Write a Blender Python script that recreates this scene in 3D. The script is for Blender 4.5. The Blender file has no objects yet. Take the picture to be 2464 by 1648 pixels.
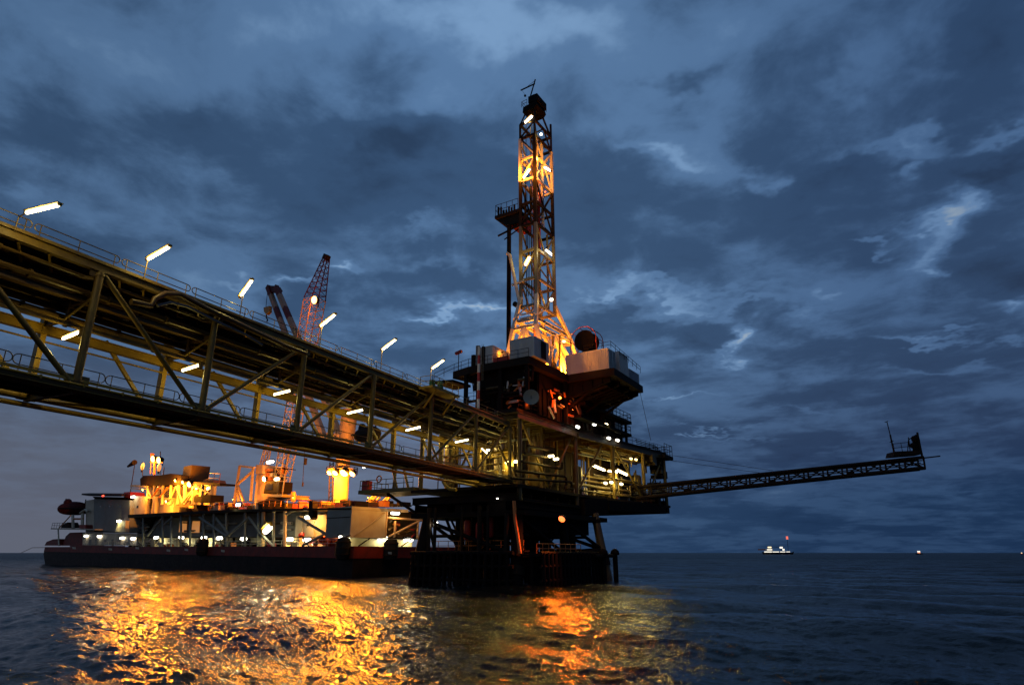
import bpy, math, random
import numpy as np
from mathutils import Vector
random.seed(7)
PI = math.pi
sc = bpy.context.scene
COL = sc.collection

# ------------------------------------------------------------------ survey of the place (photo pixels are only used to measure it)
PW, PH = 2464, 1648
FOC, HOR, CAMH = 0.62 * PW, 1329.0, 3.6
PITCH = math.atan((HOR - PH / 2) / FOC)
YAW = math.radians(26.436)

def ray(px, py):
    cx = (px - PW / 2) / FOC; cy = -(py - PH / 2) / FOC
    fw = math.cos(PITCH) - cy * math.sin(PITCH); up = math.sin(PITCH) + cy * math.cos(PITCH)
    return Vector((cx * math.cos(YAW) - fw * math.sin(YAW), cx * math.sin(YAW) + fw * math.cos(YAW), up))
CAM = Vector((0, 0, CAMH))

class Frame:
    """local axes of a structure: a to the right, b away, z up"""
    def __init__(s, o, bdir):
        n = math.hypot(*bdir)
        s.b = Vector((bdir[0] / n, bdir[1] / n, 0)); s.a = Vector((s.b.y, -s.b.x, 0)); s.o = Vector((o[0], o[1], 0))
        s.ang = math.atan2(s.a.y, s.a.x)
    def W(s, a, b, z): return s.o + s.a * a + s.b * b + Vector((0, 0, z))
    def A(s, px, py, a):
        r = ray(px, py); t = (a - (CAM - s.o).dot(s.a)) / r.dot(s.a); p = CAM + r * t
        return (p - s.o).dot(s.b), p.z
    def B(s, px, py, b):
        r = ray(px, py); t = (b - (CAM - s.o).dot(s.b)) / r.dot(s.b); p = CAM + r * t
        return (p - s.o).dot(s.a), p.z
    def WA(s, px, py, a): b, z = s.A(px, py, a); return s.W(a, b, z)
    def WB(s, px, py, b): a, z = s.B(px, py, b); return s.W(a, b, z)
V = 1.0512
F0 = Frame((0, 0), (0, 1))
T = math.radians(5.6)
P = Frame((-34, 69), (math.sin(T), math.cos(T)))
r = ray(843, 1388); G0 = CAM + r * (-CAMH / r.z)
r = ray(100, 1357); G1 = CAM + r * (-CAMH / r.z)
dv = G0 - G1
G = Frame((G0.x, G0.y), (-dv.y, dv.x)); GL = dv.length

# ------------------------------------------------------------------ mesh builder
WL = {}
class MB:
    def __init__(s): s.v = []; s.f = []
    def poly8(s, p):
        n = len(s.v); s.v += [tuple(x) for x in p]
        s.f += [tuple(n + i for i in q) for q in ((3, 2, 1, 0), (4, 5, 6, 7), (0, 1, 5, 4), (1, 2, 6, 5), (2, 3, 7, 6), (3, 0, 4, 7))]
        return s
    def box(s, F, a0, a1, b0, b1, z0, z1):
        return s.poly8([F.W(a0, b0, z0), F.W(a1, b0, z0), F.W(a1, b1, z0), F.W(a0, b1, z0), F.W(a0, b0, z1), F.W(a1, b0, z1), F.W(a1, b1, z1), F.W(a0, b1, z1)])
    def frame(s, d):
        d = d.normalized(); u = Vector((0, 0, 1)) if abs(d.z) < .95 else Vector((1, 0, 0))
        x = d.cross(u).normalized(); return x, x.cross(d).normalized()
    def bar(s, p, q, w, h):
        p = Vector(p); q = Vector(q); x, y = s.frame(q - p); x = x * (w / 2); y = y * (h / 2)
        return s.poly8([p - x - y, p + x - y, p + x + y, p - x + y, q - x - y, q + x - y, q + x + y, q - x + y])
    def ibeam(s, p, q, w, h, t=.05):
        p = Vector(p); q = Vector(q); x, y = s.frame(q - p); e = y * (h / 2 - t / 2)
        s.bar(p + e, q + e, w, t); s.bar(p - e, q - e, w, t); s.bar(p, q, t, h - 2 * t - .004); return s
    def path(s, pts, r, n=8, r2=None):
        pts = [Vector(p) for p in pts]; m = len(pts); base = len(s.v); lx = None
        for i, p in enumerate(pts):
            d = (pts[min(i + 1, m - 1)] - pts[max(i - 1, 0)]).normalized()
            if lx is None: x, y = s.frame(d)
            else:
                x = (lx - d * lx.dot(d)).normalized(); y = x.cross(d)
            lx = x; rr = r if r2 is None else r + (r2 - r) * i / (m - 1)
            for k in range(n):
                a = 2 * PI * k / n; s.v.append(tuple(p + x * (rr * math.cos(a)) + y * (rr * math.sin(a))))
        for i in range(m - 1):
            for k in range(n):
                k2 = (k + 1) % n; o = base + i * n
                s.f.append((o + k, o + k2, o + n + k2, o + n + k))
        s.f.append(tuple(base + k for k in range(n))[::-1]); s.f.append(tuple(base + (m - 1) * n + k for k in range(n)))
        return s
    def tube(s, p, q, r, n=8, r2=None): return s.path([p, q], r, n, r2)
    def lathe(s, c, prof, n=16, ax=Vector((0, 0, 1))):
        c = Vector(c); x, y = s.frame(ax); ax = ax.normalized(); base = len(s.v); m = len(prof)
        for (rr, h) in prof:
            for k in range(n):
                a = 2 * PI * k / n; s.v.append(tuple(c + ax * h + x * (rr * math.cos(a)) + y * (rr * math.sin(a))))
        for i in range(m - 1):
            for k in range(n):
                k2 = (k + 1) % n; o = base + i * n; s.f.append((o + k, o + k2, o + n + k2, o + n + k))
        s.f.append(tuple(base + k for k in range(n))[::-1]); s.f.append(tuple(base + (m - 1) * n + k for k in range(n)))
        return s
    def prism(s, pts, ext):
        ext = Vector(ext); n = len(pts); base = len(s.v)
        s.v += [tuple(Vector(p)) for p in pts] + [tuple(Vector(p) + ext) for p in pts]
        s.f.append(tuple(range(base, base + n))[::-1]); s.f.append(tuple(range(base + n, base + 2 * n)))
        for i in range(n): j = (i + 1) % n; s.f.append((base + i, base + j, base + n + j, base + n + i))
        return s
    def build(s, name, m, parent=None, loc=None, smooth=False):
        me = bpy.data.meshes.new(name)
        if parent is not None: o0 = Vector(WL[parent.name])
        elif loc is not None: o0 = Vector(loc)
        else:
            a = np.array(s.v); o0 = Vector((float(a[:, 0].mean()), float(a[:, 1].mean()), float(a[:, 2].min())))
        me.from_pydata([tuple(Vector(p) - o0) for p in s.v], [], s.f)
        import bmesh
        bm = bmesh.new(); bm.from_mesh(me); bmesh.ops.recalc_face_normals(bm, faces=bm.faces); bm.to_mesh(me); bm.free()
        if smooth:
            me.polygons.foreach_set('use_smooth', [True] * len(me.polygons))
            if hasattr(me, 'set_sharp_from_angle'): me.set_sharp_from_angle(angle=math.radians(42))
        me.materials.append(m)
        o = bpy.data.objects.new(name, me); COL.objects.link(o); WL[o.name] = o0
        if parent is not None: o.parent = parent
        else: o.location = o0
        return o

def tag(o, label=None, cat=None, group=None, kind=None):
    if label: o['label'] = label
    if cat: o['category'] = cat
    if group: o['group'] = group
    if kind: o['kind'] = kind
    return o
def thing(name, label, cat, loc, group=None):
    o = bpy.data.objects.new(name, None); o.empty_display_size = .5; COL.objects.link(o); o.location = Vector(loc); WL[o.name] = Vector(loc)
    return tag(o, label, cat, group)

# ------------------------------------------------------------------ materials
def mat(name, col, rough=.55, metal=0., stain=None, amt=.5, scale=.7, bump=.0, rib=None, spec=.3):
    m = bpy.data.materials.new(name); m.use_nodes = True; nt = m.node_tree; n = nt.nodes; L = nt.links
    b = n['Principled BSDF']; b.inputs['Roughness'].default_value = rough; b.inputs['Metallic'].default_value = metal; b.inputs['Specular IOR Level'].default_value = spec
    tc = n.new('ShaderNodeTexCoord')
    nz = n.new('ShaderNodeTexNoise'); nz.inputs['Scale'].default_value = scale; nz.inputs['Detail'].default_value = 6; nz.inputs['Roughness'].default_value = .65
    L.new(tc.outputs['Object'], nz.inputs['Vector'])
    rp = n.new('ShaderNodeValToRGB'); rp.color_ramp.elements[0].position = .38; rp.color_ramp.elements[1].position = .68
    st = stain or [c * .45 for c in col]
    rp.color_ramp.elements[0].color = (*col, 1)
    rp.color_ramp.elements[1].color = (*[c * (1 - amt) + s_ * amt for c, s_ in zip(col, st)], 1)
    L.new(nz.outputs['Fac'], rp.inputs['Fac']); L.new(rp.outputs['Color'], b.inputs['Base Color'])
    n2 = n.new('ShaderNodeTexNoise'); n2.inputs['Scale'].default_value = scale * 6; n2.inputs['Detail'].default_value = 4
    L.new(tc.outputs['Object'], n2.inputs['Vector'])
    mr = n.new('ShaderNodeMapRange'); mr.inputs['To Min'].default_value = max(.05, rough - .15); mr.inputs['To Max'].default_value = min(1, rough + .2)
    L.new(n2.outputs['Fac'], mr.inputs['Value']); L.new(mr.outputs['Result'], b.inputs['Roughness'])
    h = n2.outputs['Fac']
    if rib:
        w = n.new('ShaderNodeTexWave'); w.wave_type = 'BANDS'; w.inputs['Scale'].default_value = rib[1]; w.bands_direction = 'X'
        mp = n.new('ShaderNodeMapping'); mp.inputs['Rotation'].default_value = (0, 0, -rib[0]); L.new(tc.outputs['Object'], mp.inputs['Vector']); L.new(mp.outputs['Vector'], w.inputs['Vector']); h = w.outputs['Fac']
    if bump or rib:
        bp = n.new('ShaderNodeBump'); bp.inputs['Strength'].default_value = bump or .5; bp.inputs['Distance'].default_value = .06
        L.new(h, bp.inputs['Height']); L.new(bp.outputs['Normal'], b.inputs['Normal'])
    return m
def emis(name, col, k):
    m = bpy.data.materials.new(name); m.use_nodes = True; nt = m.node_tree
    b = nt.nodes['Principled BSDF']; b.inputs['Base Color'].default_value = (.6, .6, .6, 1)
    b.inputs['Emission Color'].default_value = (*col, 1); b.inputs['Emission Strength'].default_value = k
    m.cycles.emission_sampling = 'NONE'
    return m
RUST = (.06, .022, .008)
M = dict(
    yellow=mat('yellow_steel', (.145, .102, .018), .5, 0, RUST, .7, .9, .15),
    yellow2=mat('bright_yellow_steel', (.29, .185, .017), .45, 0, RUST, .4, .8, .1),
    pipe=mat('pipe_paint', (.085, .055, .014), .45, 0, RUST, .6, .8, .1),
    pipeg=mat('galvanised_pipe', (.10, .11, .12), .4, .2, (.1, .08, .06), .5, 1.2, .1),
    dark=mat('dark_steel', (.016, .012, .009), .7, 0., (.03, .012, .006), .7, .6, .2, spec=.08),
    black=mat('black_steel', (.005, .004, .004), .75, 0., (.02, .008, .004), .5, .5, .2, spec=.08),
    grating=mat('steel_grating', (.03, .024, .016), .7, .4, RUST, .5, 2., .3),
    rail=mat('galvanised_rail', (.14, .11, .06), .4, .3, RUST, .4, 1.5),
    white=mat('white_paint', (.62, .60, .55), .5, 0, (.30, .22, .14), .45, .5, .1),
    cont=mat('container_white', (.50, .48, .45), .5, 0, (.35, .26, .18), .4, .45, 0, (P.ang, 2.2)),
    contside=mat('container_white_side', (.54, .53, .50), .5, 0, (.32, .25, .18), .4, .45, .1),
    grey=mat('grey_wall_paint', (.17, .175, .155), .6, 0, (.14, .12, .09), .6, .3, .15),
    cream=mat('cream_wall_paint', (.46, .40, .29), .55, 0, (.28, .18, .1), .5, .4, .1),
    red=mat('red_hull_paint', (.20, .017, .008), .55, 0, (.05, .012, .008), .8, .5, .15),
    redp=mat('red_paint', (.40, .03, .02), .45, 0, (.1, .02, .01), .4, .8),
    hull=mat('black_hull_paint', (.007, .006, .006), .5, 0, (.03, .015, .01), .6, .3, .2, spec=.08),
    orange=mat('orange_paint', (.55, .16, .03), .5, 0, RUST, .4, .6),
    crane=mat('crane_cream_paint', (.58, .38, .19), .5, 0, RUST, .45, .7),
    redd=mat('dark_red_paint', (.07, .008, .006), .5, 0, (.03, .01, .008), .4, .8, spec=.15),
    rubber=mat('black_rubber', (.012, .012, .012), .8, 0, (.02, .02, .02), .5, 1.5, .4, spec=.08),
    green=mat('green_drum_paint', (.03, .11, .04), .45, 0, RUST, .4, 1.5),
    mastw=mat('mast_white_paint', (.60, .55, .48), .45, 0, (.2, .1, .05), .45, .8),
    mastg=mat('mast_grey_paint', (.21, .175, .11), .45, 0, (.1, .05, .02), .5, .8),
    glass=mat('window_glass', (.02, .02, .022), .08),
    blueg=mat('blue_grey_paint', (.24, .26, .30), .5, 0, (.1, .08, .06), .4, .8),
)
WARM, SOD, COOL, REDL = (1., .74, .16), (1., .32, .016), (1., .95, .72), (1., .13, .02)
E_ = dict(warm=emis('fluorescent_glass', (1., .86, .5), 9), sod=emis('sodium_glass', (1., .46, .12), 7), cool=emis('cool_lamp_glass', (1., .96, .8), 8),
          red=emis('red_lamp_glass', (1., .05, .03), 2.5), sodred=emis('deep_sodium_glass', (1., .15, .025), 3.2), far=emis('far_lamp_glass', (1., .93, .75), 1.3), dim=emis('dim_lamp_glass', (1., .8, .45), 1.6))

# ------------------------------------------------------------------ lamps
LI = {}
def light(parent, off, power, col, rad=.18):
    key = (round(power), col, rad)
    if key not in LI:
        l = bpy.data.lights.new('lamp_light', 'POINT'); l.energy = power; l.color = col; l.shadow_soft_size = rad; LI[key] = l
    o = bpy.data.objects.new('lamp_light', LI[key]); COL.objects.link(o); o.parent = parent; o.location = Vector(off)
    return o
def spot(parent, off, d, power, col, rad=.2, size=155):
    key = ('s', round(power), col, rad)
    if key not in LI:
        l = bpy.data.lights.new('flood_light', 'SPOT'); l.energy = power; l.color = col; l.shadow_soft_size = rad; l.spot_size = math.radians(size); l.spot_blend = .6; LI[key] = l
    o = bpy.data.objects.new('flood_light', LI[key]); COL.objects.link(o); o.parent = parent; o.location = Vector(off); o.rotation_euler = d.to_track_quat('-Z', 'Y').to_euler()
    return o
def capsule(mb, p, q, r, n=10):
    p = Vector(p); q = Vector(q); d = (q - p).normalized()
    ps = [p - d * (r * .8), p - d * (r * .45), p, q, q + d * (r * .45), q + d * (r * .8)]
    base = MB(); x, y = mb.frame(d); rs = [r * .25, r * .8, r, r, r * .8, r * .25]; b0 = len(mb.v)
    for c, rr in zip(ps, rs):
        for k in range(n):
            a = 2 * PI * k / n; mb.v.append(tuple(c + x * rr * math.cos(a) + y * rr * math.sin(a)))
    for i in range(5):
        for k in range(n):
            k2 = (k + 1) % n; o = b0 + i * n; mb.f.append((o + k, o + k2, o + n + k2, o + n + k))
    mb.f.append(tuple(b0 + k for k in range(n))[::-1]); mb.f.append(tuple(b0 + 5 * n + k for k in range(n)))
def batten(p, q, label, group, power=120, col=WARM, g='warm', r=.11, name='fluorescent_lamp', off=(0, 0, -.45), extra=None, cat='lamp', tray='yellow2'):
    """tubular fitting from p to q: housing tray above a glowing diffuser"""
    p = Vector(p); q = Vector(q)
    t = thing(name, label, cat, p, group)
    d = (q - p).normalized(); x, up = MB().frame(d)
    if up.z < 0: up = -up
    h = MB(); h.bar(p - d * .14 + up * (r * 1.2), q + d * .14 + up * (r * 1.2), r * 3.2, r * .5); h.bar(p - d * .13 - up * r * .5, p - d * .1 + up * r, r * 1.6, r * 2.2); h.bar(q + d * .1 - up * r * .5, q + d * .13 + up * r, r * 1.6, r * 2.2); h.build('housing', M[tray], t)  # tray made wide and yellow so its rim imitates lamp bloom
    c = MB(); capsule(c, p, q, r); c.build('diffuser', E_[g], t, smooth=True)
    if extra: extra(t)
    if power: light(t, (p + q) / 2 - p + Vector(off), power, col)
    return t
def flood(p, d, label, group, power, col=SOD, g='sod', r=.3, name='floodlight', off=.6, rad=.25, pt=False):
    """round floodlight: bowl housing, glowing lens, bracket"""
    p = Vector(p); d = Vector(d).normalized()
    t = thing(name, label, 'lamp', p, group)
    MB().lathe(p, [(r * .3, -r * 1.3), (r * .75, -r * .9), (r * 1.08, -.02), (r * 1.08, .02)], 12, d).build('housing', M['dark'], t, smooth=True)
    MB().lathe(p, [(r * .96, .025), (r * .9, r * .25), (r * .55, r * .5), (r * .15, r * .6)], 12, d).build('lens', E_[g], t, smooth=True)
    MB().tube(p - d * r * 1.2, p - d * r * 1.2 - Vector((0, 0, r * 1.8)), r * .14, 6).build('bracket', M['dark'], t)
    if power: (light(t, d * off, power, col, rad) if pt else spot(t, d * (r * .7 + .02), d, power, col, rad))
    return t
def railing(mb, pts, h=1.0, r=.035, mid=True, step=1.6):
    pts = [Vector(p) for p in pts]
    for p, q in zip(pts, pts[1:]):
        n = max(1, round((q - p).length / step))
        for i in range(n + 1):
            c = p.lerp(q, i / n); mb.tube(c, c + Vector((0, 0, h)), r, 5)
        for z in ((h, h * .5) if mid else (h,)): mb.tube(p + Vector((0, 0, z)), q + Vector((0, 0, z)), r, 5)

# ================================================================== SKY
def build_world():
    w = bpy.data.worlds.new('World'); sc.world = w; w.use_nodes = True; nt = w.node_tree; n = nt.nodes; L = nt.links
    for x in list(n): n.remove(x)
    out = n.new('ShaderNodeOutputWorld'); bg = n.new('ShaderNodeBackground'); L.new(bg.outputs[0], out.inputs[0])
    tc = n.new('ShaderNodeTexCoord'); D = tc.outputs['Generated']
    right0 = Vector((math.cos(YAW), math.sin(YAW), 0))
    def math_(op, a, b=None, c=None, clamp=False):
        m = n.new('ShaderNodeMath'); m.operation = op; m.use_clamp = clamp
        for i, x in enumerate((a, b, c)):
            if x is None: continue
            if isinstance(x, (int, float)): m.inputs[i].default_value = x
            else: L.new(x, m.inputs[i])
        return m.outputs[0]
    def vm(op, a, b=None, out_='Vector'):
        m = n.new('ShaderNodeVectorMath'); m.operation = op
        for i, x in enumerate((a, b)):
            if x is None: continue
            if isinstance(x, (tuple, Vector)): m.inputs[i].default_value = tuple(x)
            elif isinstance(x, (int, float)): m.inputs['Scale'].default_value = x
            else: L.new(x, m.inputs[i])
        return m.outputs[out_]
    def noise(vec, s, det=5, ro=.55, dist=0.):
        z = n.new('ShaderNodeTexNoise'); z.inputs['Scale'].default_value = s; z.inputs['Detail'].default_value = det; z.inputs['Roughness'].default_value = ro; z.inputs['Distortion'].default_value = dist
        L.new(vec, z.inputs['Vector']); return z
    def ramp(fac, els, ease='EASE'):
        rr = n.new('ShaderNodeValToRGB'); cr = rr.color_ramp; cr.interpolation = ease
        while len(cr.elements) < len(els): cr.elements.new(.5)
        for e, (p_, c_) in zip(cr.elements, els): e.position = p_; e.color = (*c_, 1)
        L.new(fac, rr.inputs[0]); return rr.outputs[0]
    def mix(f, a, b):
        m = n.new('ShaderNodeMix'); m.data_type = 'RGBA'
        for i, x in zip((0, 6, 7), (f, a, b)):
            if isinstance(x, (int, float)): m.inputs[i].default_value = x
            elif isinstance(x, tuple): m.inputs[i].default_value = (*x, 1)
            else: L.new(x, m.inputs[i])
        return m.outputs[2]
    sep = n.new('ShaderNodeSeparateXYZ'); L.new(D, sep.inputs[0]); z = math_('MAXIMUM', sep.outputs[2], 0.)
    # the cloud layer: a flat deck seen in perspective
    inv = math_('DIVIDE', 1., math_('ADD', z, .14)); pl = vm('MULTIPLY', D, (1, 1, 0)); cp = n.new('ShaderNodeVectorMath'); cp.operation = 'SCALE'; L.new(pl, cp.inputs[0]); L.new(inv, cp.inputs['Scale']); cp = cp.outputs[0]
    n1 = noise(cp, 1.5, 7, .56, .35).outputs['Fac']; n2 = noise(cp, 4.2, 6, .6, .4).outputs['Fac']
    wz = noise(cp, 3.0, 5, .58); wv = vm('SCALE', vm('SUBTRACT', wz.outputs['Color'], (.5, .5, .5)), .34)
    zz = math_('MULTIPLY', math_('ADD', z, .12), 1.1)
    wv2 = n.new('ShaderNodeVectorMath'); wv2.operation = 'SCALE'; L.new(wv, wv2.inputs[0]); L.new(zz, wv2.inputs['Scale'])
    Dw = vm('ADD', D, wv2.outputs[0])
    val = math_('MULTIPLY_ADD', math_('SUBTRACT', n1, .5), .85, .42)
    val = math_('MULTIPLY_ADD', math_('SUBTRACT', n2, .5), .52, val)
    n3 = noise(cp, 12., 5, .62, .3).outputs['Fac']
    val = math_('MULTIPLY_ADD', math_('SUBTRACT', n3, .5), .11, val)
    # far cloud banks lie in long level streaks
    sv = n.new('ShaderNodeCombineXYZ'); L.new(math_('MULTIPLY', vm('DOT_PRODUCT', D, tuple(right0), 'Value'), 3.2), sv.inputs[0]); L.new(math_('MULTIPLY', z, 30.), sv.inputs[1])
    n4 = noise(sv.outputs[0], 1.0, 4, .55, .5).outputs['Fac']
    lowz = n.new('ShaderNodeMapRange'); lowz.inputs['From Min'].default_value = .14; lowz.inputs['From Max'].default_value = .38; lowz.inputs['To Min'].default_value = .62; lowz.inputs['To Max'].default_value = 0.; L.new(z, lowz.inputs['Value'])
    val = math_('MULTIPLY_ADD', math_('SUBTRACT', n4, .5), lowz.outputs[0], val)
    for (x, y, rx, ry, amp) in BREAKS:
        d0 = ray(x * V, y * V).normalized()
        t1 = (ray((x + rx) * V, y * V).normalized() - d0); r1 = t1.length; t1 = t1.normalized() / r1
        t2 = (ray(x * V, (y - ry) * V).normalized() - d0); r2 = t2.length; t2 = t2.normalized() / r2
        dd = vm('SUBTRACT', Dw, d0)
        u = vm('DOT_PRODUCT', dd, t1, 'Value'); v_ = vm('DOT_PRODUCT', dd, t2, 'Value')
        q = math_('MULTIPLY_ADD', u, u, math_('MULTIPLY', v_, v_)); g = math_('EXPONENT', math_('MULTIPLY', q, -1.))
        val = math_('MULTIPLY_ADD', g, amp, val)
    cloud = ramp(val, [(.0, (.018, .042, .092)), (.30, (.034, .078, .163)), (.55, (.085, .172, .325)), (.80, (.170, .300, .500)), (1., (.36, .45, .54))])
    # dusk: light low on the left, deep blue on the right
    right = Vector((math.cos(YAW), math.sin(YAW), 0)); az = vm('DOT_PRODUCT', D, right, 'Value')
    side = math_('MULTIPLY_ADD', az, .9, .5, True)
    hz = ramp(side, [(.0, (.13, .145, .195)), (.35, (.135, .155, .215)), (.60, (.016, .040, .098)), (1., (.008, .026, .075))])
    low = ramp(z, [(.0, (1, 1, 1)), (.10, (.75, .75, .75)), (.30, (0, 0, 0))])
    lowl = math_('MULTIPLY', low, math_('MULTIPLY_ADD', side, -.35, 1.))
    c = mix(lowl, cloud, hz)
    dim = ramp(side, [(.0, (.80, .80, .80)), (.40, (1, 1, 1)), (.62, (.95, .95, .95)), (1., (.62, .66, .72))])
    c = vm('MULTIPLY', c, dim)
    # faint clear-sky twilight behind everything
    sk = n.new('ShaderNodeTexSky'); sk.sky_type = 'NISHITA'; sk.sun_disc = False; sk.sun_elevation = math.radians(-2.5); sk.sun_rotation = math.radians(200)
    c = vm('ADD', c, vm('SCALE', sk.outputs[0], .06))
    below = math_('GREATER_THAN', sep.outputs[2], -.002)
    c2 = mix(below, (.004, .008, .014), c)
    L.new(c2, bg.inputs[0]); bg.inputs[1].default_value = 1.08
    w.cycles.sampling_method = 'MANUAL'; w.cycles.sample_map_resolution = 512
BREAKS = [
 # breaks and thick places in the cloud cover: where, how wide, how high, how much
 (1000, 40, 330, 90, .30), (1010, 220, 130, 50, .20), (1320, 60, 200, 90, .22), (820, 260, 50, 60, .12), (1420, 290, 110, 55, .16), (1440, 190, 90, 70, .10),
 (1480, 345, 60, 18, .22), (1560, 355, 60, 20, .22), (1640, 310, 60, 60, .12), (1715, 350, 50, 18, .14), (1650, 120, 90, 60, .10), (1740, 395, 40, 20, .25),
 (2120, 505, 70, 16, .35), (2190, 495, 55, 45, .44), (2170, 575, 34, 40, .28), (2185, 625, 26, 16, .32),
 (2060, 345, 110, 20, .25), (2085, 395, 26, 22, .30), (2310, 310, 70, 18, .30), (1960, 170, 60, 40, .12), (2140, 180, 80, 40, .12),
 (1560, 688, 170, 12, .26), (1690, 712, 80, 12, .24), (1460, 674, 120, 11, .22), (1370, 690, 70, 8, .24), (1880, 680, 60, 12, .16), (1850, 720, 50, 8, .15),
 (1700, 780, 20, 22, .55), (1665, 808, 30, 7, .25), (1040, 700, 100, 11, .34), (1130, 697, 60, 12, .30), (960, 706, 50, 6, .3),
 (780, 606, 38, 10, .42), (705, 642, 34, 9, .36), (600, 655, 50, 12, .20), (1000, 600, 80, 16, .10), (960, 545, 60, 16, .12),
 (2310, 722, 50, 14, .36), (2110, 770, 100, 8, .30), (1990, 550, 50, 8, .25), (2270, 800, 60, 8, .18),
 (1560, 908, 80, 5, .26), (1620, 983, 50, 4, .42), (1555, 992, 26, 3.5, .42), (1700, 1005, 80, 4, .16), (1850, 930, 90, 5, .14), (2150, 850, 120, 7, .14),
 (40, 420, 40, 30, .16), (380, 130, 220, 60, .10), (30, 330, 40, 40, .05), (250, 500, 120, 30, .06),
 (480, 340, 140, 60, -.22), (900, 340, 170, 60, -.24), (700, 430, 220, 60, -.16), (1100, 480, 160, 60, -.12), (100, 260, 130, 110, -.14),
 (1500, 470, 180, 60, -.22), (1380, 580, 180, 50, -.12), (1900, 430, 130, 40, -.22), (2270, 400, 90, 50, -.28), (1900, 560, 160, 60, -.15), (2290, 640, 90, 60, -.25),
 (1560, 225, 70, 22, -.16), (1820, 200, 110, 110, -.12), (2270, 110, 120, 120, -.18), (1560, 770, 110, 26, -.20), (1900, 790, 130, 26, -.14), (1300, 770, 100, 40, -.1), (480, 560, 160, 40, -.08), (1000, 640, 160, 24, -.14), (1450, 740, 140, 18, -.15)]
build_world()

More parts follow.
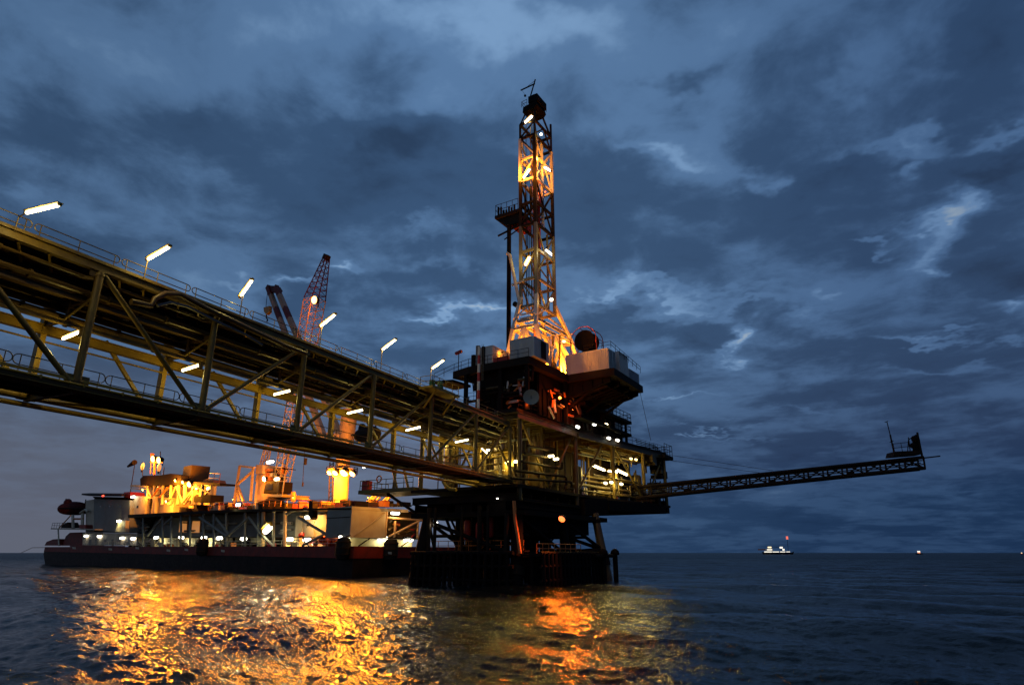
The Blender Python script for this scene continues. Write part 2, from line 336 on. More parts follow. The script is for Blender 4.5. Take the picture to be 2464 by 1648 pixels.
# ================================================================== SEA
def build_sea():
    rng = np.random.default_rng(3)
    front = math.pi / 2 + YAW
    ths = np.concatenate([np.arange(-1.05, 1.05, .0027), np.linspace(1.08, 2 * PI - 1.08, 90)[:-1]]) + front
    rs = [2.]
    while rs[-1] < 520: rs.append(rs[-1] * (1.05 if rs[-1] < 12 else 1.006))
    while rs[-1] < 14000: rs.append(rs[-1] * 1.12)
    rs = np.array(rs); nr, nt_ = len(rs), len(ths)
    X = (rs[:, None] * np.cos(ths)[None, :]).astype(np.float32); Y = (rs[:, None] * np.sin(ths)[None, :]).astype(np.float32)
    H = np.zeros_like(X); R = np.repeat(rs[:, None], nt_, 1)
    sp = R * .006
    wind = math.radians(250)
    lams = np.concatenate([np.array([19., 15., 12.5, 10.5, 9.]), np.concatenate([np.geomspace(7.5, 1.4, 40), np.geomspace(1.3, .36, 52)])])
    for lam in lams:
        th = wind + rng.normal(0, .30 if lam > 6 else .8); k = 2 * PI / lam; ph = rng.uniform(0, 2 * PI)
        a = (.0095 if lam > 3 else .013 if lam > 1.3 else .034) / k * rng.uniform(.6, 1.3)
        if lam > 8: a = .125 * rng.uniform(.8, 1.2)
        fade = np.clip((lam / sp - 2.) / 2., 0, 1) * np.clip(1 - (R - 300) / 900, .15, 1)
        s_ = np.sin(k * (math.cos(th) * X + math.sin(th) * Y) + ph)
        H += a * fade * (s_ + .3 * (np.abs(s_) * -2 + 1))
    co = np.stack([X, Y, H], -1).reshape(-1, 3).astype(np.float32)
    i = np.arange(nr - 1)[:, None] * nt_; j = np.arange(nt_)[None, :]; j2 = (j + 1) % nt_
    q = np.stack([i + j, i + nt_ + j, i + nt_ + j2, i + j2], -1).reshape(-1, 4).astype(np.int32)
    me = bpy.data.meshes.new('sea'); me.vertices.add(len(co)); me.vertices.foreach_set('co', co.ravel())
    me.loops.add(q.size); me.loops.foreach_set('vertex_index', q.ravel()); me.polygons.add(len(q))
    me.polygons.foreach_set('loop_start', np.arange(0, q.size, 4, dtype=np.int32)); me.polygons.foreach_set('loop_total', np.full(len(q), 4, dtype=np.int32))
    me.polygons.foreach_set('use_smooth', np.ones(len(q), bool)); me.update(); me.validate()
    m = bpy.data.materials.new('sea_water'); m.use_nodes = True; nt = m.node_tree; n = nt.nodes; L = nt.links; b = n['Principled BSDF']
    b.inputs['Base Color'].default_value = (.002, .005, .006, 1); b.inputs['Roughness'].default_value = .025; b.inputs['IOR'].default_value = 1.155
    tc = n.new('ShaderNodeTexCoord'); mp = n.new('ShaderNodeMapping'); mp.inputs['Rotation'].default_value = (0, 0, wind); mp.inputs['Scale'].default_value = (1., .55, 1.)
    L.new(tc.outputs['Object'], mp.inputs['Vector'])
    a1 = n.new('ShaderNodeTexNoise'); a1.inputs['Scale'].default_value = 5.0; a1.inputs['Detail'].default_value = 5; a1.inputs['Roughness'].default_value = .6; L.new(mp.outputs[0], a1.inputs['Vector'])
    bp = n.new('ShaderNodeBump'); bp.inputs['Strength'].default_value = .62; bp.inputs['Distance'].default_value = .085; L.new(a1.outputs['Fac'], bp.inputs['Height']); a2 = n.new('ShaderNodeTexNoise'); a2.inputs['Scale'].default_value = .9; a2.inputs['Detail'].default_value = 7; a2.inputs['Roughness'].default_value = .7; L.new(mp.outputs[0], a2.inputs['Vector'])
    cd = n.new('ShaderNodeVectorMath'); cd.operation = 'LENGTH'; L.new(tc.outputs['Object'], cd.inputs[0])
    far_ = n.new('ShaderNodeMapRange'); far_.inputs['From Min'].default_value = 40; far_.inputs['From Max'].default_value = 160; far_.inputs['To Min'].default_value = .05; far_.inputs['To Max'].default_value = 1.; L.new(cd.outputs['Value'], far_.inputs['Value'])
    ro = n.new('ShaderNodeMapRange'); ro.inputs['From Min'].default_value = 60; ro.inputs['From Max'].default_value = 500; ro.inputs['To Min'].default_value = .025; ro.inputs['To Max'].default_value = .34; L.new(cd.outputs['Value'], ro.inputs['Value']); L.new(ro.outputs[0], b.inputs['Roughness'])
    b2 = n.new('ShaderNodeBump'); b2.inputs['Distance'].default_value = .75; L.new(far_.outputs[0], b2.inputs['Strength']); L.new(a2.outputs['Fac'], b2.inputs['Height']); L.new(bp.outputs[0], b2.inputs['Normal'])
    L.new(b2.outputs[0], b.inputs['Normal'])
    me.materials.append(m); o = bpy.data.objects.new('water', me); COL.objects.link(o); o['kind'] = 'structure'
build_sea()

# ================================================================== BRIDGE
XN, XF = -34.7, -39.1
ZB, ZT = 11.75, 18.8
YS = [-10.5, -3.6, 3.9, 11.1, 18.65, 26.25, 34.3, 42.7, 51.8, 60.8, 69.2]
def build_bridge():
    t = thing('truss_bridge', 'long steel truss footbridge carrying pipes from the left edge to the platform', 'bridge', (-37, 30, ZB))
    y0, y1 = YS[0], YS[-1]
    W = lambda x, y, z: Vector((x, y, z))
    for x in (XN, XF):
        MB().ibeam(W(x, y0, ZT - .25), W(x, y1, ZT - .25), .34, .5).build('top_chord', M['yellow'], t)
        b = MB(); b.tube(W(x, y0, ZB), W(x, y1, ZB), .25 if x == XN else .2, 12)
        for yy in YS: b.tube(W(x, yy - .45, ZB), W(x, yy + .45, ZB), .29 if x == XN else .24, 12)
        b.build('bottom_chord', M['pipe'] if x == XN else M['yellow2'], t, smooth=True)
    up = [1, 1, 1, 1, 1, 0, 0, 0, 0, 0]                        # leaning of the diagonal in each panel
    for i, y in enumerate(YS):
        b = MB(); b.tube(W(XN, y, ZB + .2), W(XN, y, ZT - .5), .205, 12); b.tube(W(XN, y, ZB + .3), W(XN, y, ZB + .42), .25, 12); b.tube(W(XN, y, ZT - .75), W(XN, y, ZT - .62), .25, 12); b.bar(W(XN + .01, y - .62, ZB + .42), W(XN + .01, y + .62, ZB + .42), .04, .5); b.bar(W(XN + .01, y - .55, ZT - .68), W(XN + .01, y + .55, ZT - .68), .04, .36); b.build('post', M['yellow'], t, smooth=True)
        MB().bar(W(XF, y, ZB), W(XF, y, ZT - .5), .30, .42).build('post', M['yellow2'], t)
        MB().ibeam(W(XF, y, ZB - .1), W(XN, y, ZB - .1), .25, .4).build('floor_beam', M['yellow'], t)
        MB().ibeam(W(XF, y, ZT - .62), W(XN, y, ZT - .62), .22, .3).build('pipe_support', M['yellow'], t)
        MB().ibeam(W(XF, y + .2, 16.95), W(XN, y + .2, 16.95), .2, .3).build('pipe_support', M['pipe'], t)
        MB().ibeam(W(XF, y, 15.95), W(-36.9, y, 15.95), .2, .3).build('pipe_support', M['yellow'], t)
        MB().bar(W(-37.0, y, 15.8), W(-37.0, y, ZT - .5), .14, .14).build('hanger', M['pipe'], t)
        MB().path([W(-36.9, y - .1, 15.9), W(XN, y - .1, 16.75)], .06, 6).build('knee_brace', M['yellow'], t)
        if i < 10:
            yn = YS[i + 1]
            (za, zb) = (ZT - .5, ZB + .25) if up[i] else (ZB + .25, ZT - .5)
            MB().tube(W(XN, y + .12, za), W(XN, yn - .35, zb), .145, 10).build('diagonal', M['yellow'], t, smooth=True)
            (za, zb) = (16.0, ZB + .2)
            MB().bar(W(XF + .02, (y + yn) / 2 - .3, za), W(XF + .02, yn - .3, zb), .18, .22).build('diagonal', M['yellow2'], t)
            MB().tube(W(XF, y, ZB - .12), W(XN - .4, yn, ZB - .12), .10, 8).build('floor_brace', M['pipe'], t)
            for k in (1, 2, 3):
                yy = y + (yn - y) * k / 4
                MB().ibeam(W(XF, yy, ZT - .28), W(XN, yy, ZT - .28), .14, .22).build('deck_beam', M['yellow'], t)
    k = 0; yy = y0 + .5
    while yy < y1:
        MB().bar(W(XN - .02, yy, ZT - .52), W(XN - 1.0, yy + .75, ZT - 1.05), .09, .16).build('pipe_bracket', M['yellow2'], t); yy += 1.45 if k % 3 else 2.3; k += 1
    MB().ibeam(W(-37.9, y0, 16.72), W(-37.9, y1, 16.72), .3, .34).build('longitudinal_beam', M['pipe'], t)
    MB().ibeam(W(-35.9, y0, 16.9), W(-35.9, y1, 16.9), .2, .3).build('longitudinal_beam', M['pipe'], t)
    for i in range(10): MB().bar(W(XF + .2, YS[i], ZT - .9), W(XN - .2, YS[i + 1], ZT - .9), .16, .16).build('top_brace', M['yellow'], t)
    MB().box(F0, -37.3, -35.08, y0, y1, ZB + .12, ZB + .2).build('walkway', M['grating'], t)
    MB().box(F0, -34.62, -34.58, y0, y1, ZB + .3, ZB + .46).build('toe_plate', M['yellow2'], t)  # bright strip standing for a highlight line along the lower chord
    b = MB(); b.tube(W(-34.42, y0, ZB + .12), W(-34.42, y1, ZB + .12), .07, 6); yf = y0
    while yf < y1: b.bar(W(-34.7, yf, ZB + .12), W(-34.35, yf, ZB + .12), .08, .2); yf += 2.1
    b.build('conduit', M['yellow2'], t)
    MB().tube(W(-34.44, y0, ZB - .16), W(-34.44, y1, ZB - .16), .045, 6).build('conduit', M['yellow'], t)  # these thin yellow runs also draw highlight lines on the dark chord
    for x in (-37.2, -36.3, -35.2): MB().ibeam(W(x, y0, ZB - .06), W(x, y1, ZB - .06), .2, .34).build('stringer', M['dark'], t)
    MB().box(F0, -39.0, -35.0, y0, y1, ZT, ZT + .06).build('top_deck', M['grating'], t)
    MB().box(F0, -34.76, -34.70, y0, y1, ZT + .07, ZT + .2).build('toe_plate', M['yellow'], t)
    MB().ibeam(W(XF + .15, y0, 15.62), W(XF + .15, y1, 15.62), .4, .55).build('longitudinal_beam', M['yellow2'], t)
    MB().ibeam(W(-37.0, y0, 15.72), W(-37.0, y1, 15.72), .22, .3).build('longitudinal_beam', M['yellow'], t)
    MB().tube(W(XF + .1, y0, 14.95), W(XF + .1, y1, 14.95), .06, 6).build('conduit', M['yellow2'], t)
    MB().tube(W(XF - .15, y0, ZB - .42), W(XF - .15, y1, ZB - .42), .15, 8).build('pipe', M['yellow2'], t, smooth=True)
    for (x, z, rr, mm) in [(-38.7, 16.25, .16, 'pipe'), (-38.1, 16.22, .12, 'pipeg'), (-37.6, 16.24, .14, 'pipe'),
                           (-38.8, 17.32, .22, 'pipe'), (-38.2, 17.28, .18, 'pipe'), (-37.7, 17.25, .15, 'pipeg'), (-37.2, 17.3, .2, 'pipe'), (-36.6, 17.25, .15, 'pipe'), (-36.1, 17.22, .12, 'pipe'), (-35.6, 17.26, .16, 'pipe'),
                           (-38.6, 18.0, .13, 'pipe'), (-38.0, 17.98, .12, 'pipeg'), (-37.45, 18.0, .14, 'pipe'), (-36.8, 17.97, .1, 'pipe'), (-36.2, 18.0, .14, 'pipe'), (-35.65, 17.98, .12, 'pipe'), (-35.2, 17.95, .10, 'pipe')]:
        b = MB(); b.tube(W(x, y0, z), W(x, y1 + 2, z), rr, 8); yf = y0 + random.uniform(.5, 4)
        while yf < y1: b.tube(W(x, yf, z), W(x, yf + .14, z), rr * 1.55, 8); yf += random.uniform(3.5, 7.5)
        b.build('pipe', M[mm], t, smooth=True)
    for (x, w, z) in [(-36.35, .7, 17.62), (-38.3, .8, 17.68), (-37.2, .5, 18.3), (-35.5, .5, 18.25)]:
        b = MB(); b.box(F0, x - w / 2, x + w / 2, y0, y1, z, z + .05); b.box(F0, x - w / 2 - .03, x - w / 2 - .004, y0, y1, z - .02, z + .14); b.box(F0, x + w / 2 + .004, x + w / 2 + .03, y0, y1, z - .02, z + .14)
        b.build('cable_tray', M['grating'], t)
    # pipe with a swan-neck outside the top chord
    pts = [(300, 690), (345, 700), (355, 684), (378, 672), (412, 674), (470, 705), (560, 748), (650, 790), (700, 810)]
    MB().path([F0.WA(x * V, y * V, -34.25) for x, y in pts], .17, 10).build('bypass_pipe', M['pipe'], t, smooth=True)
    MB().path([F0.WA(x * V, y * V, -34.3) for x, y in [(360, 700), (390, 692), (430, 702), (500, 738), (560, 765), (600, 790)]], .09, 8).build('bypass_pipe', M['pipeg'], t, smooth=True)
    # hand rails in lengths with round ends
    def section(x, ya, yb, z, mm, h=.8, rr=.03):
        b = MB(); e = .22; zt, zm = z + h, z + h * .48; c = (zt + zm) / 2; rad = (zt - zm) / 2
        lo = [W(x, ya + e - math.sin(PI * k / 6) * rad, c + math.cos(PI * k / 6) * rad) for k in range(7)]
        hi = [W(x, yb - e + math.sin(PI * k / 6) * rad, c + math.cos(PI * k / 6) * rad) for k in range(7)]
        b.path(lo + hi[::-1] + [lo[0]], rr, 6)
        for yy in (ya + e + .08, (ya + yb) / 2, yb - e - .08): b.tube(W(x, yy, z), W(x, yy, zt), rr, 6)
        b.build('handrail', mm, t, smooth=True)
    y = 15.05 - 4.6 * 5
    while y < 66:
        section(-34.72, y, y + 4.5, ZT + .02, M['rail'])
        section(-39.0, y, y + 4.5, ZT + .06, M['rail'])
        section(-35.25, y + .8, y + 5.3, ZB + .2, M['rail'], 1.0, .028)
        section(-37.25, y + .4, y + 4.9, ZB + .2, M['yellow2'], .6, .035)
        y += 4.6
    # ledge beside the far end, with its own rail
    b = MB(); b.box(F0, -34.5, -32.9, 49.2, 54.2, ZT - .25, ZT - .05); b.bar(W(-34.4, 50, ZT - 2), W(-33, 50, ZT - .3), .14, .14); b.bar(W(-34.4, 53.5, ZT - 2), W(-33, 53.5, ZT - .3), .14, .14)
    sp = b.build('side_ledge', M['yellow2'], t)
    b = MB(); railing(b, [W(-34.4, 49.3, ZT - .05), W(-33, 49.3, ZT - .05), W(-33, 54.1, ZT - .05)], 1.0, .035, True, 1.3); b.build('handrail', M['yellow2'], sp)
    # lamps above the hand rail
    where = ['nearest the left edge of the picture', 'second along from the left edge', 'left of the red striped crane boom', 'right of the lattice crane boom', 'second from the platform end', 'last before the platform, over the ledge']
    tops = [((62, 487), (133, 470), (35, 520)), ((340, 593), (386, 566), (331, 625)), ((552, 677), (576, 643), (549, 715)), ((735, 746), (766, 721), (732, 785)), ((876, 800), (905, 778), (872, 828)), ((990, 843), (1015, 825), (985, 866))]
    for k, (s_, e_, f_) in enumerate(tops):
        yb = F0.A(f_[0] * V, f_[1] * V, XN)[0]
        p = F0.WB(s_[0] * V, s_[1] * V, yb); q = F0.WB(e_[0] * V, e_[1] * V, yb)
        def post(tt, p=p, q=q, yb=yb):
            d = (q - p).normalized()
            MB().path([W(-34.66, yb, ZT - .1), W(-34.66, yb, p.z - .25), W(-34.6, yb, p.z - .06), p - d * .1], .035, 8).build('lamp_post', M['rail'], tt, smooth=True)
        batten(p, q, 'tube lamp above the bridge rail, ' + where[k], 'tube lamps above the bridge rail', 150, WARM, 'warm', .09, extra=post, off=(-.15, 0, -.4))
    where = ['under the post nearest the left edge', 'under the second bridge post', 'in front of the lattice crane boom', 'in front of the crane pedestal', 'at the dark dome roof', 'over the last bridge panel but one', 'slanting, over the last bridge panel']
    lows = [(145, 775, 182, 760), (418, 848, 455, 836), (628, 903, 664, 894), (796, 946, 830, 938), (930, 985, 962, 977), (1043, 1012, 1072, 1006), (1103, 1026, 1118, 1040)]
    for k, (x0, y0_, x1, y1_) in enumerate(lows):
        yb = YS[4 + k] + .15 if k < 6 else 66.
        q = F0.WB(x1 * V, y1_ * V, yb); p = F0.WB(x0 * V, y0_ * V, yb)
        def br(tt, p=p, q=q, yb=yb):
            b = MB(); b.bar(p + Vector((-.1, 0, .22)), Vector((q.x + .25, yb, q.z + .2)), .06, .06); b.box(F0, q.x + .12, q.x + .3, yb - .1, yb + .1, q.z - .35, q.z + .15); b.build('bracket', M['yellow2'], tt)
        batten(p, q, 'tube lamp inside the bridge, ' + where[k], 'tube lamps inside the bridge', 140, WARM, 'warm', .08, extra=br)
    return t
build_bridge()
for k, (x, y, lab) in enumerate([(-33.9, 50.6, 'green steel drum on the bridge ledge, nearer the left'), (-33.6, 51.6, 'green steel drum on the bridge ledge, beside the last tube lamp')]):
    tag(MB().lathe((x, y, ZT - .05), [(.29, 0), (.30, .03), (.30, .3), (.315, .32), (.30, .34), (.30, .6), (.315, .62), (.30, .64), (.30, .87), (.28, .9)], 16).build('drum', M['green'], loc=(x, y, ZT - .05), smooth=True), lab, 'drum', 'drums on the bridge ledge')
def build_pole():
    p = F0.WA(1151, 958, -34.2); t = thing('striped_pole', 'red and white banded pole at the platform end of the bridge', 'pole', (p.x, p.y, ZT))
    top = F0.WB(1149, 835, p.y)
    n = 7
    for k in range(n):
        z0 = ZT + (top.z - ZT) * k / n; z1 = ZT + (top.z - ZT) * (k + 1) / n
        MB().tube(Vector((p.x, p.y, z0)), Vector((p.x, p.y, z1)), .16, 10).build('white_band' if k % 2 == 0 else 'red_band', M['white' if k % 2 == 0 else 'redp'], t, smooth=True)
    b = MB(); c = Vector((p.x + .35, p.y + .2, 0))
    for dx in (-.1, .1): b.tube(c + Vector((dx, 0, ZT + 3.2)), c + Vector((dx, 0, top.z + .3)), .025, 5)
    for k in range(12): z = ZT + 3.2 + k * .2; b.tube(c + Vector((-.1, 0, z)), c + Vector((.1, 0, z)), .02, 4)
    b.build('ladder', M['rail'], t)
build_pole()

# ================================================================== PLATFORM
def pA(px, py, a): return P.WA(px, py, a)
def pB(px, py, b): return P.WB(px, py, b)
DECK = [(-16, 0), (.4, 0), (.4, 16.3), (3.5, 46), (-12, 46), (-12, 20), (-16, 20)]
def build_platform():
    t = thing('drilling_platform', 'dark offshore platform on tubular legs with a lit process deck', 'oil platform', P.W(-6, 8, 0))
    B = lambda nm, m, fn, par=t, sm=False: (lambda b: (fn(b), b.build(nm, M[m], par, smooth=sm))[1])(MB())
    # jacket
    legs = [(pB(1030, 1250, .5), pB(996, 1418, -1.5), .85), (P.W(.2, .5, 8), P.W(.9, -1.2, -1.5), .75), (pA(1431, 1235, 1.2), pA(1466, 1412, 3.), .62),
            (P.W(-14, 12, 8), P.W(-14.8, 12.6, -1.5), .7), (P.W(.2, 11.5, 8), P.W(1.0, 12, -1.5), .7), (P.W(-12, 24, 8), P.W(-13, 25, -1.5), .65)]
    for k, (p, q, rr) in enumerate(legs):
        lg = B('leg', 'pipe' if k == 2 else 'black', lambda b: b.tube(p, q, rr * .82, 16, rr * 1.12), t, True)  # lit leg keeps amber-brown paint; shaded legs are painted black
        c = p.lerp(q, .62); B('collar', 'dark', lambda b: b.tube(c, p.lerp(q, .72), rr * 1.28, 16), lg, True)
        if k == 2: B('sleeve', 'black', lambda b: b.tube(p.lerp(q, .09), p.lerp(q, .14), rr * .95, 16), lg, True)
    top = [l[0] for l in legs]; bot = [l[0].lerp(l[1], .5) for l in legs]
    for i, j in ((0, 1), (1, 4), (4, 2), (0, 3), (3, 4), (3, 5), (5, 2)):
        B('jacket_brace', 'black', lambda b: b.tube(bot[i], bot[j], .28, 10), t, True)
        B('jacket_brace', 'black', lambda b: b.tube(top[i].lerp(bot[i], .05), bot[j], .24, 10), t, True)
    # conductors and risers
    for i in range(4):
        for j in range(3):
            a = -10.2 + i * 2.3 + random.uniform(-.3, .3); bb = 3.5 + j * 2.8
            B('conductor', 'black', lambda b: b.tube(P.W(a, bb, -1.5), P.W(a, bb, 9), .33, 10), t, True)
    for k in range(22):
        a = random.uniform(-13, -.5); bb = random.uniform(2, 20); B('conductor', 'black', lambda b: b.tube(P.W(a, bb, -1.5), P.W(a, bb, 9), random.uniform(.25, .45), 10), t, True)
    for k in range(14):
        a = random.uniform(-13, -2); bb = random.uniform(1, 16); dx = random.uniform(2, 5) * random.choice([-1, 1]); B('jacket_brace', 'black', lambda b: b.tube(P.W(a, bb, 3.4), P.W(max(-14, min(.2, a + dx)), bb, 8), random.uniform(.12, .24), 8), t, True)
    for k in range(10): bb = 2 + k * 2.; B('jacket_brace', 'black', lambda b: b.tube(P.W(-13.5, bb, 3.5 if k % 2 else 5.6), P.W(.6, bb, 3.5 if k % 2 else 5.6), .2, 8), t, True)
    B('riser', 'orange', lambda b: b.path([pB(1237, 1205, -.6), pB(1239, 1250, -.7), pB(1246, 1290, -1.), pB(1252, 1332, -1.4)], .2, 10), t, True)  # orange glow on this riser is put into its paint
    B('riser', 'dark', lambda b: b.tube(P.W(-.6, -1.2, -1), P.W(-.6, -.6, 8), .3, 10), t, True)
    for a in (-12.6, -11.6, -7.4, -4.8, -3.6): B('riser', 'dark', lambda b: b.tube(P.W(a, -.2, -1), P.W(a, -.2, 9), random.uniform(.14, .3), 10), t, True)
    # boat landing and low walkway
    b = MB()
    for k in range(15): a = -13.2 + k * .98; b.tube(P.W(a, -2.4, -1.2), P.W(a, -2.3, 3.7), .2, 8)
    for k in range(20): a = -13.5 + k * .74; b.tube(P.W(a, -1.2, -1.2), P.W(a, -1.2, 3.4), .24, 8)
    for z in (.6, 2.1, 3.55): b.tube(P.W(-13.6, -2.2, z), P.W(1.2, -2.2, z), .22, 8)
    b.box(P, -13.6, 1.2, -2., 0., 3.3, 3.5); b.build('boat_landing', M['black'], t, smooth=True)
    b = MB()
    for k in range(16): bb = -.5 + k * .98; b.tube(P.W(4.2, bb, -1.2), P.W(4.1, bb, 3.6), .22, 8)
    for k in range(24): bb = -.5 + k * .64; b.tube(P.W(2.6, bb, -1.2), P.W(2.6, bb, 3.4), .24, 8)
    for z in (.6, 2.1, 3.5): b.tube(P.W(4, -1, z), P.W(4, 14.4, z), .22, 8)
    b.box(P, 1.4, 3.9, -1, 14.4, 3.2, 3.45)
    for bb in (0, 5, 10, 14): b.tube(P.W(1, bb, 2.), P.W(4, bb, 3.2), .16, 8)
    b.build('boat_landing', M['black'], t, smooth=True)
    B('walkway', 'dark', lambda b: b.box(P, -13.2, 1.2, .3, 1.5, 3.7, 3.85))
    b = MB(); railing(b, [P.W(1.8, 2, 3.5), P.W(1.8, 13.6, 3.5)], 1.1, .05, True, 1.4); railing(b, [P.W(-13, .4, 3.85), P.W(1, .4, 3.85)], 1.1, .04); b.build('handrail', M['orange'], t)
    for px in (1455, 1483):
        tb = P.A(px, 1400, 4.6)
        fp = B('fender_pile', 'black', lambda b: b.tube(P.W(4.6, tb[0], -1.5), P.W(4.6, tb[0], 3.5), .34, 12), t, True)
        B('pile_cap', 'black', lambda b: b.lathe(P.W(4.6, tb[0], 3.3), [(.55, 0), (.6, .15), (.55, .5), (.2, .8)], 12), fp, True)
    B('fender_beam', 'black', lambda b: b.tube(P.W(4.6, 12, 3.2), P.W(4.6, P.A(1483, 1400, 4.6)[0], 3.2), .22, 8), t, True)
    # cellar deck and beams under the main deck
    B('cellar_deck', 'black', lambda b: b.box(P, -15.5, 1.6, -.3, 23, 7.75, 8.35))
    for k in range(6):
        bb = .2 + k * 3.4; B('deck_girder', 'black', lambda b: b.ibeam(P.W(-15.8, bb, 9.9), P.W(.3 + max(0, bb - 15) * .1, bb, 9.9), .4, .9, .08))
    for a in (-15.6, -10.4, -5.2, .15): B('deck_girder', 'black', lambda b: b.ibeam(P.W(a, .5, 9.05), P.W(a, 22.8, 9.05), .4, .9, .08))
    for (a0, a1, b0, b1, z0, z1) in [(-14, -10.5, 1, 3, 8.35, 9.8), (-9, -6.4, .4, 2, 8.35, 9.6), (-4, -1.4, .3, 3, 8.35, 10), (-13, -8, 6, 12, 6.3, 7.7), (-6, -.5, 5, 9, 6.0, 7.7), (-9, 0, 10, 20, 5.9, 7.75)]:
        B('equipment_skid', 'black', lambda b: b.box(P, a0, a1, b0, b1, z0, z1))
    for a, bb, rr, z0 in [(-7.6, 1.2, .45, 5.0), (-5.6, 1.0, .5, 4.7), (-4.4, 1.6, .4, 5.3)]:
        B('sump_tank', 'redp', lambda b: b.lathe(P.W(a, bb, z0), [(.1, 0), (rr * .7, .08), (rr, .3), (rr, 2.2), (rr * .7, 2.45), (.1, 2.5)], 14), t, True)
    # far block hull, stepped
    B('deck_pontoon', 'black', lambda b: b.prism([P.W(1., 17, 8.5), P.W(1.6, 23.4, 8.9), P.W(-11, 23.4, 8.9), P.W(-11, 17, 8.5)], (0, 0, 2.2)))
    B('deck_pontoon', 'black', lambda b: b.prism([P.W(1.7, 23.6, 9.5), P.W(3.3, 44, 9.9), P.W(-11, 44, 9.9), P.W(-11, 23.6, 9.5)], (0, 0, 1.4)))
    B('main_deck', 'dark', lambda b: b.prism([P.W(a, bb, 11.0) for a, bb in DECK], (0, 0, .35)))
    B('upper_deck', 'dark', lambda b: b.prism([P.W(a, bb, 20.0) for a, bb in DECK], (0, 0, .5)))
    for i in range(12):
        bb = 1.2 + i * 3.4; B('deck_joist', 'yellow', lambda b: b.ibeam(P.W(-12 if bb > 20 else -15.8, bb, 19.7), P.W(.2 + max(0, bb - 16) * .104, bb, 19.7), .3, .55, .06))
    # columns of the lit storey
    cols = [(0, 1.2), (-5.3, 1.2), (-10.6, 1.2), (-15.4, 1.2), (.1, 16.4), (1.2, 27.), (2.3, 37.), (3.2, 45.), (-5.3, 9), (-10.6, 9), (-15.4, 9), (-5, 20), (-10.6, 20), (-5, 32), (-10, 32)]
    for k, (a, bb) in enumerate(cols):
        B('column', 'yellow' if k not in (0, 4) else 'pipe', lambda b: b.tube(P.W(a, bb, 11.35 if k not in (0, 4) else 9.4), P.W(a, bb, 20.), .30, 12), t, True)
    for (p, q) in [((.1, 17, 12), (.9, 24, 19.4)), ((1.3, 27.5, 19.4), (2.2, 36.5, 11.8)), ((2.4, 37.5, 12), (3.1, 44.5, 19.4)), ((-.2, 2, 19.4), (-.2, 8.6, 11.8)), ((-.2, 9.2, 11.8), (-.2, 15.8, 19.4)),
                   ((-5, 1.3, 19.4), (-.5, 1.3, 11.8)), ((-10.2, 1.3, 11.8), (-5.6, 1.3, 19.4)), ((-15, 1.3, 19.4), (-11, 1.3, 11.8))]:
        B('diagonal', 'yellow', lambda b: b.tube(P.W(*p), P.W(*q), .16, 10), t, True)
    B('edge_beam', 'pipe', lambda b: b.ibeam(P.W(.5, 0, 19.6), P.W(.5, 16.2, 19.6), .25, .7, .06))
    B('edge_beam', 'pipe', lambda b: b.ibeam(P.W(.62, 16.4, 19.6), P.W(3.6, 45.9, 19.6), .25, .7, .06))
    B('edge_beam', 'dark', lambda b: b.ibeam(P.W(.6, 1, 9.6), P.W(.6, 16.4, 9.6), .22, .3, .05))
    # partition and plant of the lit storey
    B('bulkhead', 'pipe', lambda b: b.box(P, -9.5, -3.2, 12.0, 12.2, 11.35, 19.2))
    B('bulkhead', 'dark', lambda b: b.box(P, -5.2, -5., 13, 26, 11.35, 18.6))
    B('bulkhead', 'dark', lambda b: b.box(P, -3.4, -3.2, 27, 45, 11.35, 19.2))
    B('bulkhead', 'pipe', lambda b: b.box(P, -15.6, -10, 14, 14.2, 11.35, 19.2))
    for (a, bb, rr, h, mm) in [(-13, 4.5, .9, 6.2, 'yellow'), (-8.2, 4.2, .8, 5.2, 'yellow'), (-6.4, 6.5, .7, 6.4, 'mastw'), (-3, 3.2, .75, 4.6, 'yellow'), (-1.6, 7.5, .8, 5.4, 'pipe'), (-1.5, 20, .7, 4, 'yellow'), (-.8, 31, .9, 4.2, 'yellow'), (-.2, 40, .9, 4.6, 'pipe'), (-4.2, 8.5, .6, 6.5, 'yellow')]:
        v = B('vessel', mm, lambda b: b.lathe(P.W(a, bb, 11.7), [(.2, 0), (rr * .8, .1), (rr, .5), (rr, h - .5), (rr * .8, h - .1), (.15, h)], 16), t, True)
        B('nozzle', 'pipe', lambda b: b.tube(P.W(a, bb, 11.7 + h - .1), P.W(a, bb, 11.7 + h + .8), .14, 8), v, True)
        B('skirt', 'dark', lambda b: b.tube(P.W(a, bb, 11.36), P.W(a, bb, 11.75), rr * .9, 12), v, True)
    for (a0, a1, bb, z, rr) in [(-9, -4, 2.6, 13.0, .55), (-14, -10, 7.5, 13.2, .6), (-2.6, .1, 29, 13.2, .5)]:
        B('separator', 'yellow', lambda b: b.lathe(P.W(a0, bb, z), [(.1, 0), (rr * .8, .15), (rr, .4), (rr, a1 - a0 - .4), (rr * .8, a1 - a0 - .15), (.1, a1 - a0)], 14, P.a), t, True)
    for k in range(13):
        z = random.choice([12.3, 13.5, 14.6, 15.8, 16.9, 17.8, 18.6]) + random.uniform(-.2, .2); bb = random.uniform(1.6, 9); a0 = random.uniform(-15, -8); a1 = random.uniform(-5, -.3); zz = z + random.choice([-2., 1.5])
        zz = min(19.3, max(11.6, zz))
        B('process_pipe', random.choice(['pipe', 'yellow', 'pipeg', 'yellow']), lambda b: b.path([P.W(a0, bb, z), P.W(a1 - .2, bb, z), P.W(a1 - .05, bb, z + (zz - z) * .06), P.W(a1, bb, z + (zz - z) * .15), P.W(a1, bb, zz)], random.uniform(.09, .2), 8), t, True)
